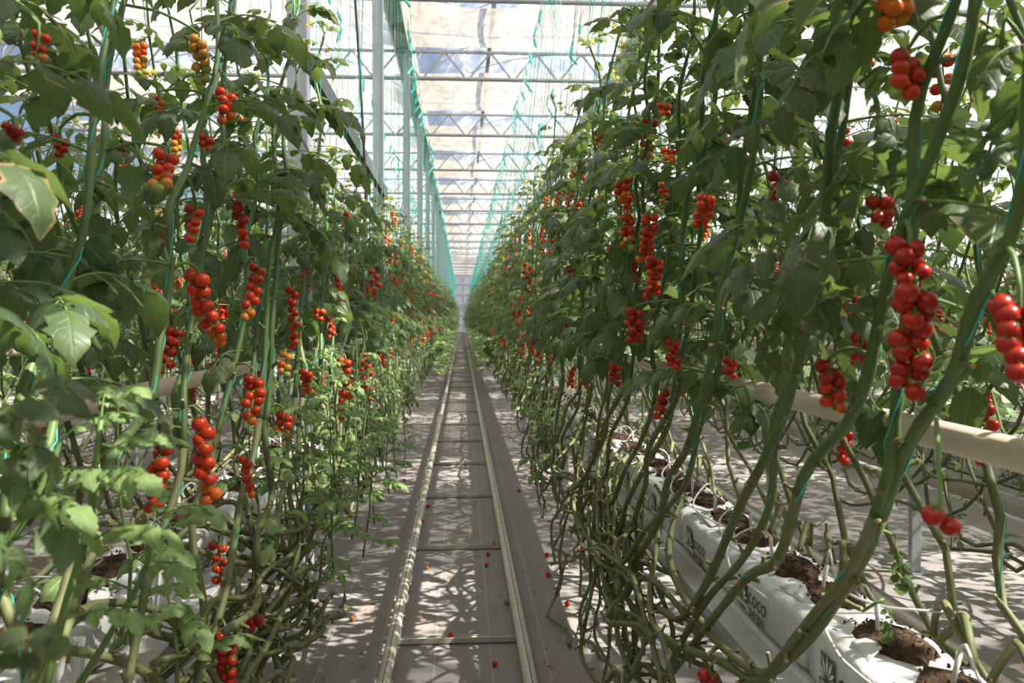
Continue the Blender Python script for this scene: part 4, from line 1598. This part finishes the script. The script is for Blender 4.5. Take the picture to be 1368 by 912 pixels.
def hero_truss(px, py, length_px, n, q, drop, xp, seed, lean_px=0, rad_px=None, spread=0.92, label=None, dx=0.035):
    r = random.Random(seed)
    side = 1 if xp > 0 else -1
    top = on_x(px, py, xp)
    sc = (top - EYE).length * math.cos(math.atan(abs(px - 684) / F_PX)) / F_PX
    L = length_px * sc
    rad = rad_px * sc if rad_px else 0.0165
    st = stem_near(top, side)
    if st is None:
        print('no stem for truss', px, py); return
    d, root, s0, W = st
    Wi = W.inverted()
    v = on_x(px + lean_px, py + length_px, xp) - top
    path = [s0, s0.lerp(top, 0.5) + Vector((0, 0, 0.02)), top + Vector((0, 0, 0.012))]
    cen = []
    for k in range(1, 9):
        t = k / 8
        p = top + Vector((v.x * t * t, v.y * t * t, -L * t))
        path.append(p)
    fruit = []
    per = Vector((0.6, 1.0 if side < 0 else -1.0, 0)).normalized()
    right = CAM_R @ Vector((1, 0, 0))
    for i in range(n):
        t = (i + 0.5) / n
        c = top + Vector((v.x * t * t, v.y * t * t, -L * t))
        s = 1 if i % 2 else -1
        rr = rad * r.uniform(0.94, 1.05) * (1 - 0.12 * t)
        dep = r.uniform(-0.5, 0.5)
        off = right * s * rr * spread * r.uniform(0.55, 1.3) + (CAM_R @ Vector((0, 0, 1))) * rr * dep * 1.6 + Vector((0, 0, rr * r.uniform(-0.35, 0.35)))
        vv = q - drop * t ** 2 + r.uniform(-0.06, 0.06)
        c_ = 'deep' if vv > 0.8 else 'red' if vv > 0.4 else 'orange' if vv > 0.26 else 'amber' if vv > 0.12 else 'green'
        fruit.append((c + off, rr, c_, (r.uniform(-0.5, 0.5), 0.5 * s, r.uniform(0, 6))))
    o = Wi @ s0
    b = MB()
    sp = smooth_path([(Wi @ p) - o for p in path], 0.02)
    b.tube(sp, [0.0036 - 0.0016 * i / len(sp) for i in range(len(sp))], 6)
    tr = link('fruit_truss', b.mesh('stalk', [M['stalk']]), root, o)
    if label:
        tr['label'] = label
    for p, rr, c_, e in fruit:
        link('tomato', TOM[c_], tr, (Wi @ p) - o, e, rr)


for k, (px, py, ln, n, q, dr, xp, le, rp) in enumerate(HT):
    hero_truss(px, py, ln, n, q, dr, xp, 900 + k, le, rp, {0: 0.75, 1: 0.45, 3: 0.6, 4: 0.6, 11: 0.4}.get(k, 0.9))

# ------------------------------------------------------------------ large near leaves, placed on the nearest plants
def hero_leaf(px0, py0, d0, px1, py1, d1, me, side, roll=0.0, width=None):
    """A compound leaf from one point to another (pixel, distance along the aisle), on the nearest stem."""
    a, b = at_y(px0, py0, d0), at_y(px1, py1, d1)
    st = stem_near(a, side, (-0.4, 0.4))
    if st is None:
        print('no stem for leaf', px0, py0); return
    d, root, s0, W = st
    Wi = W.inverted()
    v = b - a
    sc = v.length / 0.36
    f = frame(a, v, Vector((0.0, -0.35, 1.0))) @ Matrix.Rotation(roll, 4, 'X')
    loc = Wi @ f
    o = link('leaf', me, root, loc.translation, loc.to_euler(), sc)
    if (s0 - a).length > 0.03:
        t = MB()
        p0 = (loc.inverted() @ (Wi @ s0))
        t.tube(smooth_path([p0, p0 * 0.5 + Vector((0, 0, 0.04 / sc)), Vector((0, 0, 0))], 0.05), 0.0032 / sc, 5)
        link('petiole', t.mesh('petiole', [M['stalk']]), o)
    return o


HL = [(-60, 610, 0.72, 125, 470, 0.80, 0, -1, 0.3), (-40, 520, 0.78, 150, 610, 0.80, 3, -1, -0.6), (-50, 700, 0.66, 110, 800, 0.74, 1, -1, 0.4), (-90, 880, 0.60, 100, 862, 0.62, 6, -1, 0.9), (10, 640, 0.8, 90, 720, 0.9, 2, -1, 0.0),
      (225, 353, 1.72, 20, 360, 1.50, 5, -1, 0.5), (150, 250, 1.60, 30, 400, 1.45, 4, -1, 0.2),
      (1350, 170, 1.05, 1300, 235, 1.0, 4, 1, -0.5), (1120, 60, 1.20, 1010, 120, 1.12, 3, 1, 0.2), (1150, 240, 1.22, 1128, 390, 1.18, 6, 1, 0.0), (1040, 400, 1.32, 1022, 515, 1.28, 9, 1, 0.1),
      (1150, 380, 1.25, 1040, 440, 1.2, 0, 1, 0.3), (1110, 330, 1.30, 930, 360, 1.30, 6, 1, 0.4), (1090, 210, 1.24, 980, 275, 1.2, 3, 1, 0.2), (1370, 60, 1.0, 1280, 90, 0.95, 9, 1, 0.4), (1368, 190, 0.95, 1290, 230, 0.92, 2, 1, 0.2),
      (1060, 150, 1.3, 930, 180, 1.25, 7, 1, -0.3), (1195, 715, 1.45, 1210, 800, 1.4, 6, 1, 0.3), (1180, 800, 1.5, 1205, 870, 1.45, 9, 1, 0.2), (1160, 120, 1.15, 1230, 210, 1.1, 8, 1, 0.2), (980, 520, 1.6, 1010, 600, 1.5, 4, 1, 0.2)]
for k, (a, b, c, d, e, f, v, side, roll) in enumerate(HL):
    hero_leaf(a, b, c, d, e, f, LEAF0[v], side, roll)

# young bright shoots rising out of the bags at the bottom left
def hero_shoot(pts, spots, root_i, thick=0.006):
    root, path, W = NEAR[root_i][:3]
    Wi = W.inverted()
    o = Wi @ pts[0]
    b = MB()
    sp = smooth_path([(Wi @ p) - o for p in pts], 0.03)
    b.tube(sp, [thick * (1 - 0.5 * i / len(sp)) for i in range(len(sp))], 7)
    s = link('side_shoot', b.mesh('side_shoot', [M['stalk']]), root, o)
    s['label'] = 'bright young side shoot'
    rr = random.Random(len(spots))
    for t, az, el, sc in spots:
        p = sp[int(t * (len(sp) - 1))]
        d = Vector((math.cos(az) * math.cos(el), math.sin(az) * math.cos(el), math.sin(el)))
        link('leaf', YOUNG0[rr.randrange(6)], s, p, frame(p, d, (0, 0, 1)).to_euler(), sc * 0.6)


hero_shoot([at_y(105, 915, 1.22), at_y(145, 850, 1.20), at_y(180, 790, 1.18), at_y(198, 745, 1.17), at_y(205, 700, 1.17)],
           [(0.55, 0.2, 0.5, .85), (0.62, 3.0, 0.4, .8), (0.75, -0.6, 0.4, 1.0), (0.8, 2.2, 0.6, .8), (0.9, 0.5, 0.5, 1.0), (0.97, 3.6, 0.5, .7), (1.0, -0.2, 0.6, .8), (1.0, 1.5, 1.0, .6)], 0)
hero_shoot([at_y(-20, 760, 1.05), at_y(30, 700, 1.05), at_y(60, 640, 1.06), at_y(80, 590, 1.07)],
           [(0.3, 0.0, 0.3, 1.0), (0.5, -0.7, 0.3, 1.0), (0.65, 0.6, 0.3, 1.0), (0.8, -0.3, 0.4, .9), (0.9, 2.4, 0.4, .8), (1.0, 0.2, 0.7, .8)], 0)
hero_shoot([at_y(60, 920, 1.0), at_y(90, 800, 1.02), at_y(120, 700, 1.04), at_y(125, 640, 1.05), at_y(135, 560, 1.06)],
           [(0.3, 0.3, 0.2, .9), (0.5, 0.0, 0.4, 1.0), (0.6, 2.8, 0.3, .9), (0.75, -0.5, 0.4, 1.0), (0.9, 0.6, 0.5, .9), (1.0, 1.8, 0.8, .7), (1.0, -0.3, 0.7, .7)], 0)
for px, py, y, h in ((470, 720, 3.6, .75), (500, 700, 4.2, .8), (445, 760, 3.2, .7), (520, 660, 5.0, .8), (450, 690, 3.7, .6), (530, 640, 5.6, .7), (485, 745, 3.5, .55), (420, 800, 3.0, .5), (540, 620, 6.2, .7)):
    p = at_y(px, py, y)
    best = min((h_ for h_ in NEAR if h_[3] < 0), key=lambda h_: abs(h_[4] - y))
    add_shoot(best[0], best[2].inverted() @ p, random.Random(px), 0, h)

# bare old stems lying and hanging under the near plants
def old_stem(pts, side, seed, rad=0.0082):
    r_ = random.Random(seed)
    c = pts[len(pts) // 2]
    h = min((h for h in NEAR if h[3] == side), key=lambda h: abs(h[4] - c.y) + 0.2 * r_.random())
    Wi = h[2].inverted()
    kink = [Vector(p) + Vector((r_.uniform(-.022, .022), r_.uniform(-.03, .03), r_.uniform(-.022, .022))) for p in pts]
    path = smooth_path([Wi @ p for p in kink], 0.035)
    o = path[0].copy()
    mb = stem_mb([p - o for p in path], 9.0, r_, 7, True, rad / 0.0094)
    link('old_stem', mb.mesh('old_stem', [M['stem_old'], M['stem_old'], M['scar']]), h[0], o)


ro = random.Random(41)
for k in range(22):                                                 # hanging cascade right of the track
    y = ro.uniform(2.7, 4.6) if k < 15 else ro.uniform(4.6, 7.0)
    x0, z0 = ro.uniform(0.58, 0.70), ro.uniform(0.62, 0.86)
    x1, z1 = ro.uniform(0.47, 0.66), ro.uniform(0.05, 0.35)
    pts = [Vector((x0 + 0.04, y + ro.uniform(0.1, 0.3), z0))]
    n = 6
    for q in range(1, n + 1):
        t = q / n
        pts.append(Vector((x0 + (x1 - x0) * t, y - 0.12 * t, z0 + (z1 - z0) * t ** 0.9)))
    for q in range(1, 4):
        pts.append(Vector((x1 + ro.uniform(-0.04, 0.08), y - 0.12 - q * 0.14, max(0.02, z1 + ro.uniform(-0.08, 0.05) * q))))
    old_stem(pts, 1, 4100 + k, ro.uniform(0.0060, 0.0085))
for k in range(20):                                                 # bundle lying along the gutter left of the track
    y = ro.uniform(1.5, 2.3)
    z, x = ro.uniform(0.42, 0.78), -ro.uniform(0.50, 0.72)
    pts = [Vector((x + ro.uniform(-0.05, 0.04), y + q * 0.22, z + ro.uniform(-0.05, 0.05) - 0.03 * q)) for q in range(9)]
    old_stem(pts, -1, 4200 + k, ro.uniform(0.0075, 0.0105))
for k in range(14):                                                 # and along the bags on the right
    y = ro.uniform(1.5, 3.4)
    z, x = ro.uniform(0.35, 0.62), ro.uniform(0.52, 0.70)
    pts = [Vector((x + ro.uniform(-0.05, 0.05), y + q * 0.2, z + ro.uniform(-0.06, 0.06) + 0.02 * q)) for q in range(7)]
    old_stem(pts, 1, 4300 + k, ro.uniform(0.007, 0.0095))

# ------------------------------------------------------------------ small things: fallen fruit, litter, cable
FALL = [(602, 851, 'red'), (661, 886, 'red'), (660, 729, 'red'), (652, 740, 'deep'), (650, 754, 'red'), (693, 655, 'deep'), (768, 687, 'red'), (773, 735, 'red'), (731, 741, 'red'), (733, 767, 'red'),
        (758, 806, 'red'), (570, 758, 'orange'), (572, 676, 'red'), (565, 695, 'red'), (677, 804, 'green'), (470, 826, 'orange'), (540, 641, 'deep')]
FLAB = ['red tomato lying on the nearest cross bar of the rail track', 'red tomato on the floor in front of the nearest cross bar', 'red tomato lying on the second cross bar by the right rail',
        'dark red tomato just in front of the second cross bar', 'red tomato a little in front of the second cross bar by the right rail', 'small dark tomato alone on the floor right of the rails, farthest one',
        'red tomato under the hanging old stems, farther one', 'red tomato under the hanging old stems, nearer and largest one', 'red tomato right of the rails, level with the second cross bar',
        'red tomato right of the rails, second from the front', 'red tomato right of the rails, frontmost on the floor', 'orange tomato between the rails beside the left rail', 'tiny red tomato beside the left rail, farthest one',
        'small red tomato touching the left rail', 'green tomato between the rails by the right rail', 'small orange tomato on the sunlit floor left of the track', 'tiny dark tomato on the floor by the left plant row']
rr = random.Random(8)
for (px, py, c), lab in zip(FALL, FLAB):
    rad = rr.uniform(0.013, 0.0165) if c != 'orange' else 0.012
    p = on_z(px, py, rad)
    if 'lying on the' in lab:
        p.z += 0.012
    o = link('tomato', TOM[c], None, p, (rr.uniform(-1.5, 1.5), rr.uniform(-1.5, 1.5), rr.uniform(0, 6)), rad)
    tag(o, lab, 'tomato', 'fallen tomatoes in the aisle')

lit = MB()
for k in range(520):
    x = rr.choice((rr.gauss(0.42, 0.12), rr.uniform(-0.55, 0.6), rr.gauss(-0.45, 0.1)))
    y = 1.9 + rr.random() ** 1.6 * 14
    s = rr.uniform(0.004, 0.016)
    a = rr.uniform(0, 6)
    o = len(lit.v)
    for t, w in ((-1, 0), (0, .45), (1, 0), (0, -.45)):
        lit.v.append((x + s * (t * math.cos(a) - w * math.sin(a)), y + s * (t * math.sin(a) + w * math.cos(a)), 0.003 + rr.uniform(0, 0.006)))
    lit.face((o, o + 1, o + 2, o + 3))
tag(link('leaf_litter', lit.mesh('leaf_litter', [M['dry']], False)), 'dry brown leaf crumbs scattered over the ground cover', 'litter', kind='stuff')

b = MB()
b.tube(smooth_path([(-0.86, 6.6, 4.9), (-0.84, 6.65, 4.2), (-0.80, 6.7, 3.4), (-0.77, 6.75, 2.6), (-0.78, 6.8, 2.0)], 0.1), 0.011, 8)
tag(link('cable', b.mesh('cable', [M['black']])), 'black cable hanging between the first two columns', 'cable')
